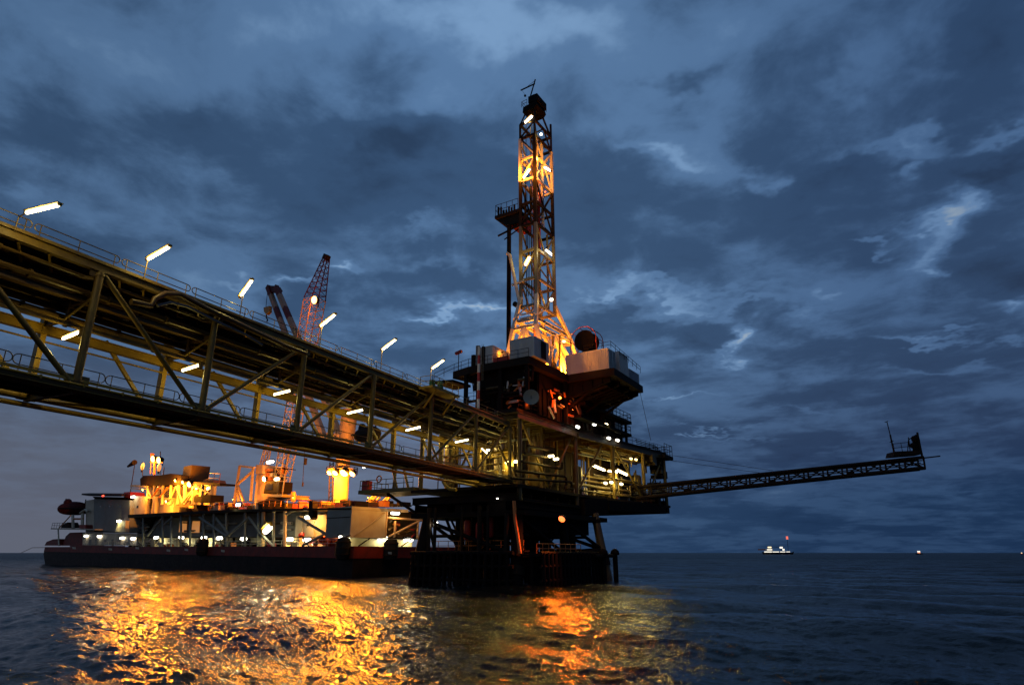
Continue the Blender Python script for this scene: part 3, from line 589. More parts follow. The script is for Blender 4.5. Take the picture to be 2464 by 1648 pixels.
    for k in range(40):
        z = random.choice([12.2, 13., 13.8, 14.6, 17.2, 18.1, 18.7]) + random.uniform(-.2, .2); b0 = random.uniform(17, 30); b1 = b0 + random.uniform(6, 14); e = random.uniform(.4, 2.4); b1 = min(b1, 45)
        A_ = lambda bb: .1 + (bb - 16) * .1 - e
        zz = min(19.3, max(11.6, z + random.choice([-1.6, 1.6])))
        B('process_pipe', random.choice(['pipe', 'yellow', 'pipeg', 'yellow']), lambda b: b.path([P.W(A_(b0), b0, z), P.W(A_(b1) , b1 - .2, z), P.W(A_(b1), b1, z + (zz - z) * .15), P.W(A_(b1), b1, zz)], random.uniform(.08, .18), 8), t, True)
    for k in range(30):
        a = random.uniform(-15, -.5) if k < 14 else random.uniform(-4, -.6); bb = random.uniform(1.8, 8) if k < 14 else random.uniform(2, 26); B('process_pipe', random.choice(['pipe', 'yellow']), lambda b: b.tube(P.W(a, bb, 11.4), P.W(a, bb, 20), random.uniform(.07, .16), 8), t, True)
    # black pipe runs bent round outside the near face
    for (y0, y1, xa, xb, dy) in [(1092, 1105, 1262, 1342, 14), (1112, 1128, 1256, 1352, -16), (1134, 1147, 1240, 1362, 20), (1075, 1084, 1270, 1330, 10), (1152, 1160, 1230, 1375, 12)]:
        pts = [pA(xa, y0 - 2, .75), pA(xb - 5, y1 - 1, .75), pA(xb, y1 + (1 if dy > 0 else -1), .75), pA(xb + 1, y1 + dy * .5, .75), pA(xb + 1, y1 + dy, .75)]
        B('black_pipe', 'black', lambda b: b.path(pts, .17, 10), t, True)
    # small things on the main deck to the right: valves, panels, drums
    for k in range(22):
        bb = random.uniform(17.5, 44); e = random.uniform(.3, 2.); a = .3 + (bb - 16) * .1 - e; s_ = random.uniform(.2, .55); h = random.uniform(.4, 1.5)
        B('valve_box' if k % 2 else 'pump', random.choice(['yellow', 'mastw', 'pipe', 'redp']), (lambda b: b.box(P, a - s_, a, bb, bb + s_ * 1.4, 11.36, 11.36 + h)) if k % 2 else (lambda b: b.lathe(P.W(a, bb, 11.36), [(s_ * .6, 0), (s_ * .6, .2), (s_ * .35, .25), (s_ * .5, h * .6), (s_ * .5, h), (.05, h + .1)], 10)), t)
    # upper works between process deck and drill deck
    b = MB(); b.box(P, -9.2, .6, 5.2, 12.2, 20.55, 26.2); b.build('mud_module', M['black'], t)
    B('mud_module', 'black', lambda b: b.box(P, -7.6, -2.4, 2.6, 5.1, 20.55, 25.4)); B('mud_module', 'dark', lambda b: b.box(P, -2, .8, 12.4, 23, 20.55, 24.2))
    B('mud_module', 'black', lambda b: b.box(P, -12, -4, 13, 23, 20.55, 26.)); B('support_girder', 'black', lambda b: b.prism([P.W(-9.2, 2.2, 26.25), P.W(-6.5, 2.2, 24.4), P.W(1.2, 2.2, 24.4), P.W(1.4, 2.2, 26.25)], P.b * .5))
    for k in range(14): a = -9 + k * .72; B('stiffener', 'black', lambda b: b.box(P, a, a + .14, 5.02, 5.19, 20.6, 26.2) if a < -7.7 or a > -2.4 else b.box(P, a, a + .14, 2.42, 2.59, 20.6, 25.4))
    for k in range(20):
        a = random.uniform(-9, 1); z = random.uniform(20.9, 25.8); l = random.uniform(.8, 3.5); v_ = random.random() < .5
        B('deck_pipe', random.choice(['black', 'dark', 'dark', 'pipe']), lambda b: b.tube(P.W(a, random.uniform(1.7, 2.3), z), P.W(a, 2., max(20.6, z - l)) if v_ else P.W(min(1.2, a + l), 2., z), random.uniform(.06, .2), 8), t, True)
    for (a, z) in ((-8.4, 22.6), (-5.2, 23.2), (-2.6, 22.4)): B('catwalk', 'dark', lambda b: (b.box(P, a, a + 2.6, 1.3, 2.3, z, z + .1), railing(b, [P.W(a, 1.32, z + .1), P.W(a + 2.6, 1.32, z + .1)], 1., .03)))
    for k in range(14): bb = 6 + k * 1.25; B('stiffener', 'black', lambda b: b.box(P, .83 if bb > 12.4 else .62, .98 if bb > 12.4 else .76, bb, bb + .14, 20.6, 24.1))
    for a, bb in ((-8.6, 1.6), (-3, 1.5), (1., 1.5), (1.2, 11.6)): B('support_post', 'black', lambda b: b.bar(P.W(a, bb, 20.5), P.W(a, bb, 26.3), .45, .45))
    B('drill_deck', 'dark', lambda b: b.prism([P.W(*q, 26.3) for q in [(-11.2, 2.), (-8, 1.1), (1.5, 1.1), (1.6, 11.9), (8.5, 11.9), (8.1, 23.6), (-9, 23.6), (-9, 12)]], (0, 0, 1.)))
    for bb in (12.5, 15.5, 19, 22.5): B('cantilever_beam', 'black', lambda b: b.prism([P.W(-2, bb, 26.28), P.W(7.6, bb, 26.28), P.W(7.6, bb, 25.7), P.W(1.6, bb, 24.1), P.W(-2, bb, 24.1)], P.b * .35))
    for a, h_ in ((1.9, 1.9), (3.4, 1.5), (4.9, 1.1), (6.4, .8)): B('cross_beam', 'black', lambda b: b.ibeam(P.W(a, 12.4, 26.2 - h_ / 2), P.W(a, 23, 26.2 - h_ / 2), .35, h_, .08))
    for k in range(9): bb = 13 + k * 1.15; B('underdeck_pipe', random.choice(['black', 'dark']), lambda b: b.tube(P.W(1, bb, 24.2), P.W(6.8, bb + random.uniform(-.4, .4), 25.4), random.uniform(.08, .2), 8), t, True)
    for bb in (13, 18, 23): B('underdeck_brace', 'black', lambda b: b.tube(P.W(.8, bb, 22.8), P.W(5.6, bb, 25.6), .22, 8), t, True)
    # left ledge of the drill deck with rail, post lamp
    B('ledge', 'dark', lambda b: b.prism([P.W(-14.2, 1.4, 25.9), P.W(-11.3, 2.2, 25.9), P.W(-11, 6, 25.9), P.W(-14, 6, 25.9)], (0, 0, .35)))
    B('ledge_strut', 'dark', lambda b: b.tube(P.W(-13.6, 2., 25.9), P.W(-12.2, 2., 20.5), .16, 8), t, True)
    b = MB(); railing(b, [P.W(-14.1, 1.5, 26.25), P.W(-11.1, 2.1, 27.3), P.W(-8, 1.2, 27.3), P.W(1.4, 1.2, 27.3)], 1.1, .035); b.build('handrail', M['dark'], t)
    b = MB(); railing(b, [P.W(4, 12.1, 30.2), P.W(8.1, 12.1, 30.2), P.W(8.1, 23, 29.2)], 1., .035); b.build('handrail', M['dark'], t)
    # orange lit machinery under the drill deck
    for k in range(15):
        a = random.uniform(-3.2, .4); z = random.uniform(20.8, 24.); l = random.uniform(.4, 1.6); dv_ = random.choice([P.a, Vector((0, 0, 1)), (P.a + Vector((0, 0, .8))).normalized()])
        B('machinery_pipe', random.choice(['orange', 'pipe', 'mastw']), lambda b: b.tube(P.W(a, random.uniform(1.8, 2.4), z), P.W(a, 2.1, z) + dv_ * l, random.uniform(.07, .2), 8), t, True)
    for k in range(22):
        bb = random.uniform(6.5, 16); z = random.uniform(20.8, 24.6); l = random.uniform(.5, 2.2); dv_ = random.choice([P.b, Vector((0, 0, 1)), (P.b + Vector((0, 0, -.8))).normalized()])
        B('machinery_pipe', random.choice(['orange', 'pipe', 'mastw']), lambda b: b.tube(P.W(random.uniform(1., 1.5), bb, z), P.W(1.2, bb, z) + dv_ * l, random.uniform(.07, .2), 8), t, True)
    # stepped decks at the right, rails
    for (x0, x1, yy, mm) in [(1410, 1520, 1016, 'dark'), (1400, 1520, 1046, 'black')]:
        b1, z1 = P.A(x1, yy, 2.2); b0, _ = P.A(x0, yy, 2.2)
        B('mezzanine_deck', mm, lambda b: b.box(P, -4, 2.2, b0, b1, z1 - .35, z1 + .1))
        b = MB(); railing(b, [P.W(2.1, b0 + 7, z1 + .1), P.W(2.1, b1 - .1, z1 + .1), P.W(-3.9, b1 - .1, z1 + .1)], 1.2, .05); b.build('handrail', M['dark'], t)
    for px in (1420, 1455, 1505): q = pA(px, 1020, 1.6); q2 = pA(px + 6, 1060, 1.6); B('support_post', 'black', lambda b: b.bar(Vector((q.x, q.y, 20.5)), q, .35, .35))
    B('plant_block', 'black', lambda b: b.box(P, -4, .8, 17, 29.5, 20.5, 22.8)); B('plant_block', 'black', lambda b: b.box(P, -4, 1.4, 24.5, 31, 20.5, 23.2))
    B('cabin', 'blueg', lambda b: b.box(P, -1, 1.6, 24, 27.3, 23.75, 26.2))
    B('panel', 'contside', lambda b: b.box(P, 1.7, 1.85, 27.2, 29.3, 21.5, 23.1))
    # louvred wind wall and rails along the top edge at the right
    for k in range(6):
        q0 = pA(1528 + k * 2, 1058 + k * 4.5, 2.4); q1 = pA(1578 + k * 3, 1072 + k * 3.2, 2.6); B('louvre', 'dark', lambda b: b.bar(q0, q1, .05, .12))
    b = MB(); railing(b, [P.W(.4, .3, 20.5), P.W(.4, 16, 20.5), P.W(3.4, 45.8, 20.5), P.W(-4, 45.8, 20.5)], 1.1, .035); b.build('handrail', M['dark'], t)
    b = MB(); q = [pA(1555, 1078, 2.8), pA(1602, 1078, 3.6)]
    b.box(P, -3, 4.2, 43, 47.4, 19.3, 19.9); railing(b, [P.W(4.1, 43.2, 19.9), P.W(4.1, 47.3, 19.9), P.W(-2, 47.3, 19.9)], 1.9, .05); b.build('corner_platform', M['dark'], t)
    B('stair_tower', 'dark', lambda b: [b.bar(P.W(2.6, 38 + k * 1.2, 11.4 + (k % 2) * 4), P.W(2.7, 39.2 + k * 1.2, 15.4 - (k % 2) * 4), .25, .12) for k in range(6)])
    for k in range(14):
        bb = random.uniform(40, 46.5); z = random.uniform(10, 18.6); B('end_equipment', random.choice(['black', 'dark', 'pipe']), lambda b: b.box(P, 1.2, 3.2, bb - .6, bb + random.uniform(.3, .9), z, z + random.uniform(.5, 1.8)))
    # laydown platform sticking out at the left
    l0 = P.B(865, 1176, 0); ld = P.B(1000, 1196, 0)
    b = MB(); b.prism([P.W(-25.6, 0, 11.3), P.W(-15.6, 0, 11.3), P.W(-15.6, 6, 11.3), P.W(-25.6, 6, 11.3)], (0, 0, .5)); lp = b.build('laydown_platform', M['yellow'], t)
    b = MB(); railing(b, [P.W(-15.8, .1, 11.8), P.W(-25.4, .1, 11.8), P.W(-25.4, 5.8, 11.8)], 1.3, .05); b.build('handrail', M['yellow'], lp)
    b = MB(); b.box(P, -25.3, -24.2, .3, 1.2, 11.8, 13.1); b.build('locker', M['redp'], lp)
    for a in (-18.6, -16.6): B('strut', 'yellow', lambda b: b.tube(P.W(a - 2.6, 1.2, 16.4), P.W(a - .6, .8, 11.8), .18, 8), lp, True)
    B('strut', 'yellow', lambda b: b.tube(P.W(-20.0, 1., 11.8), P.W(-19.8, 1.2, 16.4), .2, 8), lp, True)
    B('strut', 'dark', lambda b: b.tube(P.W(-21, 1, 11.2), P.W(-15.8, 1, 8.5), .2, 8), lp, True)
    B('kerb_arm', 'yellow2', lambda b: b.path([pB(1066, 1158, -.8), pB(1072, 1168, -.8), pB(1082, 1176, -.8), pB(1098, 1178, -.8)], .22, 8), t, True)
    return t
PLAT = build_platform()

# lifebuoy, lifeboat, dish, reel, lamp post on the platform
lb = MB(); c = pB(912, 1152, -.15); n_ = 20
for k in range(n_ + 1): pass
pts = [c + P.a * (.42 * math.cos(2 * PI * k / n_)) + Vector((0, 0, .42 * math.sin(2 * PI * k / n_))) for k in range(n_ + 1)]
tag(MB().path(pts, .09, 8).build('lifebuoy', M['orange'], smooth=True), 'lifebuoy ring hung on the rail of the laydown platform', 'lifebuoy')
def ellip(c, ra, rb, rz, F, na=18, nb=10):
    mb = MB(); mb.lathe((0, 0, 0), [(math.sin(PI * k / nb), -math.cos(PI * k / nb)) if 0 < k < nb else (.02, -1 if k == 0 else 1) for k in range(nb + 1)], na, Vector((1, 0, 0)))
    mb.v = [tuple(Vector(c) + F.a * (x * ra) + F.b * (y * rb) + Vector((0, 0, z * rz))) for x, y, z in mb.v]; return mb
def lifeboat(c, F, ra, label, m1):
    t = thing('lifeboat', label, 'lifeboat', c)
    def blunt(mb):                                            # fuller ends than an ellipsoid
        out = []
        for v in mb.v:
            d = Vector(v) - Vector(c); u = d.dot(F.a) / ra; k = (max(0., 1 - abs(u) ** 3.2) ** .5) / max(.05, (1 - min(.999, u * u)) ** .5); k = min(k, 2.2)
            w = d - F.a * d.dot(F.a); out.append(tuple(Vector(c) + F.a * d.dot(F.a) + w * k))
        mb.v = out; return mb
    blunt(ellip(c, ra, ra * .36, ra * .44, F)).build('hull', M[m1], t, smooth=True)
    ellip(Vector(c) + F.a * (ra * -.45) + Vector((0, 0, ra * .42)), ra * .26, ra * .2, ra * .28, F).build('canopy', M[m1], t, smooth=True)
    ellip(Vector(c) + Vector((0, 0, ra * .22)), ra * .8, ra * .28, ra * .30, F).build('canopy', M[m1], t, smooth=True)
    for s_ in (-.6, .6): MB().tube(Vector(c) + F.a * ra * s_ + Vector((0, 0, ra * .3)), Vector(c) + F.a * ra * s_ + Vector((0, 0, ra * .7)), ra * .04, 6).build('fall_line', M['dark'], t)
    b = MB(); b.tube(Vector(c) - F.a * ra * .9, Vector(c) + F.a * ra * .9, ra * .05, 6); b.v = [tuple(Vector(v) - F.b * (ra * .36)) for v in b.v]; b.build('fender_strip', M['rubber'], t)
lifeboat(pB(884, 1046, 3), P, 2.6, 'dark lifeboat with rounded top seen through the bridge truss', 'dark')
def build_dish():
    c = pB(1278, 955, -.2); t = thing('satellite_dish', 'pale round dish on a thin post under the drill deck', 'dish', (c.x, c.y, 20.5))
    ax = (Vector((c.x, c.y, c.z)) - CAM); ax = Vector((-ax.x, -ax.y, 8)).normalized()
    MB().lathe(c, [(.05, -.32), (.45, -.26), (.85, -.1), (.98, 0), (.94, .0), (.82, -.06), (.42, -.2), (.05, -.26)], 20, ax).build('reflector', M['grey'], t, smooth=True)
    MB().tube(c - ax * .3, Vector((c.x, c.y + .2, 20.5)), .06, 8).build('post', M['dark'], t); MB().tube(c - ax * .25, c + ax * .5, .035, 6).build('feed_arm', M['dark'], t)
build_dish()
def build_reel():
    c = pB(1412, 823, 13.5); t = thing('hose_reel', 'big dark hose reel in a cage behind the right container', 'hose reel', (c.x, c.y, c.z - 1.9))
    MB().lathe(c - P.b * .9, [(1.55, 0), (1.55, .12), (1.1, .16), (1.1, 1.64), (1.55, 1.68), (1.55, 1.8)], 24, P.b).build('drum', M['black'], t, smooth=True)
    b = MB()
    for s_ in (-1.15, 1.15):
        pts = [c + P.b * s_ + P.a * (2. * math.cos(x)) + Vector((0, 0, 2. * math.sin(x))) for x in [PI * k / 10 for k in range(-1, 12)]]; b.path(pts, .06, 6)
        b.tube(c + P.b * s_ + P.a * -2, c + P.b * s_ + P.a * -2 - Vector((0, 0, 3)), .08, 6); b.tube(c + P.b * s_ + P.a * 2, c + P.b * s_ + P.a * 2 - Vector((0, 0, 3)), .08, 6)
    for k in range(0, 11, 2):
        x = PI * k / 10; q = c + P.a * (2. * math.cos(x)) + Vector((0, 0, 2. * math.sin(x))); b.tube(q - P.b * 1.15, q + P.b * 1.15, .05, 6)
    b.build('cage', M['redp'], t)
    MB().bar(c - Vector((0, 0, 1.7)), c - Vector((0, 0, 4.2)), 1.2, 1.6).build('pedestal', M['dark'], t)
build_reel()
def build_floodpost():
    c = pB(1104, 848, 2.5); t = thing('floodlight_post', 'thin post with an unlit lamp head at the left of the drill deck', 'lamp post', (c.x, c.y, 27.3))
    MB().tube((c.x, c.y, 27.3), c, .06, 8).build('post', M['dark'], t)
    MB().box(P, 0, 0, 0, 0, 0, 0)
    b = MB(); b.bar(c - P.a * .55 - Vector((0, 0, .1)), c + P.a * .5 + Vector((0, 0, .12)), .4, .35); b.build('lamp_head', M['redp'], t)
build_floodpost()

def container(a0, a1, b0, b1, z0, z1, label, doors=False, m='cont'):
    t = thing('shipping_container', label, 'container', P.W((a0 + a1) / 2, (b0 + b1) / 2, z0), 'cabins and containers on the drill deck')
    b = MB(); b.box(P, a0, a1, b0, b1, z0 + .02, z1); u = a0 + .2
    while u < a1 - .25: b.box(P, u, u + .13, b0 - .035, b0 - .003, z0 + .16, z1 - .12); u += .27
    u = b0 + .2
    while u < b1 - .25 and not doors: b.box(P, a1 + .003, a1 + .035, u, u + .13, z0 + .16, z1 - .12); u += .27
    b.build('shell', M[m], t)
    b = MB(); e = .05
    for a in (a0, a1):
        for bb in (b0, b1): b.box(P, a - e, a + e, bb - e, bb + e, z0, z1 + .03)
    for z in (z0 + .06, z1 - .02):
        for bb in (b0, b1): b.box(P, a0 + e + .003, a1 - e - .003, bb - e, bb + e, z - .06, z + .06)
        for a in (a0, a1): b.box(P, a - e, a + e, b0 + e + .003, b1 - e - .003, z - .06, z + .06)
    b.build('corner_frame', M['contside'], t)
    if doors:
        for k in (0, 1):
            c0 = b0 + .12 + k * (b1 - b0 - .2) / 2; d = MB().box(P, a1 + .055, a1 + .11, c0, c0 + (b1 - b0 - .3) / 2, z0 + .15, z1 - .12).build('door', M['contside'], t)
            h = MB()
            for f in (.3, .7): cc = c0 + (b1 - b0 - .3) / 2 * f; h.tube(P.W(a1 + .14, cc, z0 + .2), P.W(a1 + .14, cc, z1 - .2), .03, 6)
            h.build('lock_bar', M['dark'], d)
    return t
container(1.3, 7.7, 11.95, 14.4, 27.35, 30.2, 'long white corrugated container at the right edge of the drill deck', True)
container(1.6, 7.9, 15.3, 18.4, 27.35, 30.6, 'white cabin just right of the yellow lit gap, behind the long container', False, 'contside')
container(3.5, 7.9, 18.7, 22.6, 26.4, 28.9, 'small grey box furthest right on the drill deck, set lower', False, 'blueg')
cc_ = container(-1.6, 2.0, 1.6, 5.4, 27.35, 30.0, 'white container at the near corner in front of the mast foot', False)
MB().box(P, 2.06, 2.1, 3.3, 4.6, 27.5, 29.8).build('door', M['dark'], cc_)
container(-6.6, -4.5, 1.8, 6.0, 27.35, 29.9, 'white cabin left of the mast whose right side glows orange', False, 'contside')
def build_skip():
    t = thing('tool_basket', 'low red steel basket between the two white cabins', 'basket', P.W(-3.4, 1.6, 27.3))
    b = MB(); b.box(P, -4.2, -2.0, 1.5, 2.9, 27.35, 28.0); b.build('tub', M['redp'], t)
    b = MB(); railing(b, [P.W(-4.2, 1.5, 28.), P.W(-2., 1.5, 28.)], .25, .04, False, .5); b.build('rim', M['redp'], t)
build_skip()
def build_stack():
    q = P.B(1150, 868, 1.5)[0]; t = thing('exhaust_stack', 'short pale twin exhaust stack at the left end of the cabins', 'exhaust stack', P.W(q, 1.5, 27.3))
    MB().tube(P.W(q, 1.5, 27.3), P.W(q, 1.5, 30.1), .32, 14).build('flue', M['grey'], t, smooth=True); MB().tube(P.W(q + .8, 1.6, 27.3), P.W(q + .8, 1.6, 29.9), .22, 14).build('flue', M['dark'], t, smooth=True)
    MB().box(P, q - .9, q - .4, 1.2, 2.6, 27.32, 28.9).build('silencer_box', M['dark'], t)
build_stack()

# ------------------------------------------------------------------ drilling mast
def build_mast():
    t = thing('drilling_mast', 'tall telescoping lattice drilling mast glowing orange halfway up', 'drilling mast', P.W(-3.6, 13, 27.3))
    B = lambda nm, m, fn, par=t, sm=False: (lambda b: (fn(b), b.build(nm, M[m], par, smooth=sm))[1])(MB())
    N, L_, R_, K = (-2.3, 10.), (-5.0, 10.), (-2.3, 15.6), (-5.0, 15.6)
    zs = [38.2, 42.5, 47.2, 51.6, 55.4, 59.6, 63.6, 67.6, 70.4]
    mm = ['mastg', 'mastg', 'mastg', 'dark', 'dark', 'mastw', 'mastw', 'dark']
    for c in (N, L_, R_, K):
        B('mast_leg', 'mastg', lambda b: b.bar(P.W(*c, 38.), P.W(*c, 51.6), .44, .44)); B('mast_leg', 'dark', lambda b: b.bar(P.W(*c, 51.6), P.W(*c, 59.6), .44, .44))
        B('mast_leg', 'mastw' if c != N else 'dark', lambda b: b.bar(P.W(*c, 59.6), P.W(*c, 67.6), .44, .44)); B('mast_leg', 'dark', lambda b: b.bar(P.W(*c, 67.6), P.W(*c, 70.4 if c != R_ else 73.), .28, .28))  # near leg given dark steel to hold its backlit shade
    ring = [N, R_, K, L_]
    for i, z in enumerate(zs):
        b = MB()
        for k in range(4): b.bar(P.W(*ring[k], z), P.W(*ring[(k + 1) % 4], z), .30, .40)
        b.build('girt', M[mm[min(i, 7)]], t)
    for i in range(len(zs) - 1):
        zm = (zs[i] + zs[i + 1]) / 2
        for k in (0, 2):
            u, v = ring[k], ring[(k + 1) % 4]; m_ = tuple((x + y) / 2 for x, y in zip(u, v))
            for (p, z0, q, z1) in ((u, zs[i], m_, zs[i + 1]), (m_, zs[i + 1], v, zs[i])) if i % 2 else ((u, zs[i + 1], m_, zs[i]), (m_, zs[i], v, zs[i + 1])):
                B('brace', mm[i], lambda b: b.bar(P.W(*p, z0 + .15), P.W(*q, z1 - .15), .22, .22))
        for k in (1, 3):
            u, v = ring[k], ring[(k + 1) % 4]
            if i != 2: B('brace', mm[i], lambda b: b.bar(P.W(*u, zs[i] + .2 if i % 2 else zs[i + 1] - .2), P.W(*v, zs[i + 1] - .2 if i % 2 else zs[i] + .2), .2, .2))
    # crown
    b = MB()
    for c in (N, L_, R_, K): b.bar(P.W(*c, 70.3), P.W(-3.5 + (c[0] + 3.65) * .6, 12.2 + (c[1] - 12.8) * .5, 73.2), .24, .24)
    b.build('crown_frame', M['dark'], t)
    B('crown_deck', 'black', lambda b: b.prism([P.W(-4.7, 10.3, 72.9), P.W(-2.5, 10.3, 72.9), P.W(-2.0, 10.3, 73.5), P.W(-2.2, 10.3, 74.3), P.W(-4.6, 10.3, 73.9)], P.b * 3.2)); B('crown_block', 'black', lambda b: b.lathe(P.W(-2.9, 10.8, 75.2), [(.3, 0), (.95, .02), (.95, .9), (.7, 1.0), (.95, 1.1), (.95, 2.1), (.3, 2.2)], 18, P.b), t, True)
    B('crown_frame', 'black', lambda b: b.box(P, -3.6, -1.9, 10.3, 13.5, 74.3, 75.6))
    b = MB(); railing(b, [P.W(-4.8, 13, 73.9), P.W(-4.8, 10.2, 73.9), P.W(-3.8, 10.2, 74.)], 1.1, .04); railing(b, [P.W(-1.9, 10.2, 73.9), P.W(-1.9, 13.4, 73.9)], 1., .04); b.build('handrail', M['dark'], t)
    tip = P.WB(1288, 192, 10.4); B('gin_pole', 'black', lambda b: b.tube(P.W(-3.4, 10.4, 75), tip, .11, 8))
    B('gin_arm', 'black', lambda b: [b.bar(P.WB(1287, 202, 10.4), P.WB(1253, 218, 10.4), .14, .2), b.tube(P.WB(1288, 194, 10.4), P.WB(1270, 208, 10.4), .03, 5), b.tube(P.WB(1255, 217, 10.4), P.WB(1264, 229, 10.4), .02, 5), b.lathe(P.WB(1263.5, 231, 10.4), [(.05, -.2), (.2, -.1), (.2, .1), (.05, .2)], 8)])
    # things inside the mast
    for (a, bb, z0, z1, rr, m_) in [(-2.7, 11.3, 55.4, 68.4, .24, 'mastw'), (-2.7, 13.0, 52., 68.0, .26, 'mastw'), (-3.6, 10.9, 38, 70, .07, 'pipe'), (-4.4, 10.6, 38, 60, .06, 'dark'), (-3.1, 10.7, 38, 70, .05, 'dark'), (-4.7, 11, 53, 58, .2, 'dark'), (-3.4, 10.5, 54.5, 58.5, .2, 'dark'), (-3.8, 12, 30, 66, .14, 'orange'), (-2.9, 12.2, 48, 58, .2, 'redp'), (-2.7, 14.3, 38, 51.5, .18, 'mastg'), (-4.2, 10.4, 40, 70, .03, 'dark'), (-3.0, 10.2, 30, 74, .03, 'dark'), (-3.9, 10.2, 30, 74, .03, 'dark'), (-4.0, 10.5, 40, 51, .05, 'dark'), (-3.75, 10.5, 40, 51, .05, 'dark'), (-3.45, 10.5, 40, 51, .05, 'dark')]:
        B('guide_pipe', m_, lambda b: b.tube(P.W(a, bb, z0), P.W(a, bb, z1), rr, 10), t, True)
    B('travelling_block', 'redp', lambda b: b.lathe(P.W(-3.3, 12.3, 55.6), [(.2, 0), (.6, .3), (.7, 1.2), (.5, 2.2), (.15, 2.6)], 12), t, True)
    # ladders of rungs on the left face
    b = MB()
    for a in (-4.75, -4.3): b.tube(P.W(a, 9.8, 60), P.W(a, 9.8, 70), .03, 5)
    for k in range(25): b.tube(P.W(-4.75, 9.8, 60.2 + k * .4), P.W(-4.3, 9.8, 60.2 + k * .4), .025, 4)
    b.build('ladder', M['dark'], t)
    # spread foot
    z0, z1, z2 = 27.4, 34.4, 38.2
    foot = [((-1.7, 8.6), (.2, 8.6)), ((-5.5, 8.6), (-6.8, 8.2)), ((-1.3, 19.2), (.3, 20.4)), ((-5.6, 19.2), (-6.6, 20.))]
    for c, (m_, f_) in zip((N, L_, R_, K), foot):
        B('foot_leg', 'mastw', lambda b: b.bar(P.W(*c, z2 + 1.5), P.W(*m_, z1), .5, .5)); B('foot_leg', 'mastw', lambda b: b.bar(P.W(*m_, z1), P.W(*f_, z0), .55, .55))
    fr = [foot[0][0], foot[2][0], foot[3][0], foot[1][0]]
    for z in (z1, z1 + 1.3):
        b = MB(); g = (z - z1) * .13
        for k in range(4):
            u, v = fr[k], fr[(k + 1) % 4]; b.ibeam(P.W(u[0] * (1 - g) - 3.65 * g, u[1] * (1 - g) + 12.8 * g, z), P.W(v[0] * (1 - g) - 3.65 * g, v[1] * (1 - g) + 12.8 * g, z), .35, .45, .07)
        b.build('foot_girt', M['mastw'], t)
    ft = [foot[0][1], foot[2][1], foot[3][1], foot[1][1]]
    for k in range(4):
        u, v = fr[k], fr[(k + 1) % 4]; u2, v2 = ft[k], ft[(k + 1) % 4]; m_ = ((u[0] + v[0]) / 2, (u[1] + v[1]) / 2); m2 = ((u2[0] + v2[0]) / 2, (u2[1] + v2[1]) / 2)
        B('foot_brace', 'mastw', lambda b: b.bar(P.W(*u2, z0 + .2), P.W(*m_, z1 - .1), .4, .4)); B('foot_brace', 'mastw', lambda b: b.bar(P.W(*v2, z0 + .2), P.W(*m_, z1 - .1), .4, .4))
        B('foot_brace', 'mastw', lambda b: b.bar(P.W(*m_, z1 - .1), P.W(*m2, z0), .45, .45)); B('foot_brace', 'mastw', lambda b: b.bar(P.W(*u, z1 + 1.5), P.W((ring[k][0] + ring[(k + 1) % 4][0]) / 2, (ring[k][1] + ring[(k + 1) % 4][1]) / 2, z2), .2, .2))
    for k in range(12):
        a = random.uniform(-1.6, .2); bb = random.uniform(9, 18); B('foot_pipe', random.choice(['mastw', 'yellow2', 'mastw']), lambda b: b.tube(P.W(a, bb, 27.4), P.W(a + random.uniform(-.6, .4), bb + random.uniform(-.8, .8), random.uniform(29, 34)), random.uniform(.1, .26), 8), t, True)
    B('drawworks', 'yellow2', lambda b: b.box(P, -5.5, -2.2, 11, 17, 27.35, 29.8))
    for k in range(8):
        bb = 9 + k * 1.2; B('drawworks_part', random.choice(['mastw', 'yellow2', 'orange']), lambda b: b.lathe(P.W(-.5, bb, 27.4 + random.uniform(0, .8)), [(.2, 0), (.4, .1), (.45, .8), (.3, 1.2), (.1, 1.5)], 10), t, True)
    # racking board
    q0 = P.B(1193, 545, 11); q1 = P.B(1250, 540, 11)
    rb = B('racking_board', 'dark', lambda b: b.prism([P.W(-9.6, 9.6, 54.2), P.W(-5.1, 9.6, 54.2), P.W(-5.1, 14, 54.2), P.W(-9.6, 14, 54.2)], (0, 0, .5)))
    B('board_frame', 'dark', lambda b: b.prism([P.W(-9.6, 10, 54.18), P.W(-7.6, 10, 52.6), P.W(-5.1, 10, 52.4), P.W(-5.1, 10, 54.18)], P.b * .25), rb)
    B('board_frame', 'redp', lambda b: b.box(P, -7, -5.2, 10.6, 13.6, 52.3, 54.1), rb); B('board_frame', 'dark', lambda b: b.bar(P.W(-9.2, 10, 51.2), P.W(-5.1, 10, 52.), .2, .25), rb); B('board_frame', 'dark', lambda b: b.bar(P.W(-8.4, 10.6, 50.6), P.W(-5.1, 10.6, 52.), .14, .14), rb)
    b = MB(); railing(b, [P.W(-5.3, 9.7, 54.7), P.W(-9.5, 9.7, 54.7), P.W(-9.5, 13.9, 54.7)], 1.9, .045, True, 1.1)
    for k in range(7): b.box(P, -9.2 + k * .5, -8.95 + k * .5, 9.8, 10., 54.75, 55.2 + random.uniform(0, 1.1))
    b.build('handrail', M['dark'], rb)
    B('hoist_cylinder', 'black', lambda b: b.tube(P.WB(1224, 835, 10), P.WB(1225, 545, 10), .36, 14, .34), t, True)
    B('raising_strut', 'mastw', lambda b: b.path([P.WB(1220, 610, 9.6), P.WB(1227, 614, 9.6), P.WB(1238, 670, 9.6), P.WB(1251, 735, 9.6)], .24, 10), t, True)
    B('strut_bracket', 'mastw', lambda b: b.bar(P.WB(1232, 686, 9.7), P.WB(1262, 676, 9.7), .3, .3)); B('winch', 'dark', lambda b: b.lathe(P.WB(1238, 731, 9.6), [(.1, 0), (.4, .05), (.4, .6), (.1, .65)], 12, P.b), t, True)
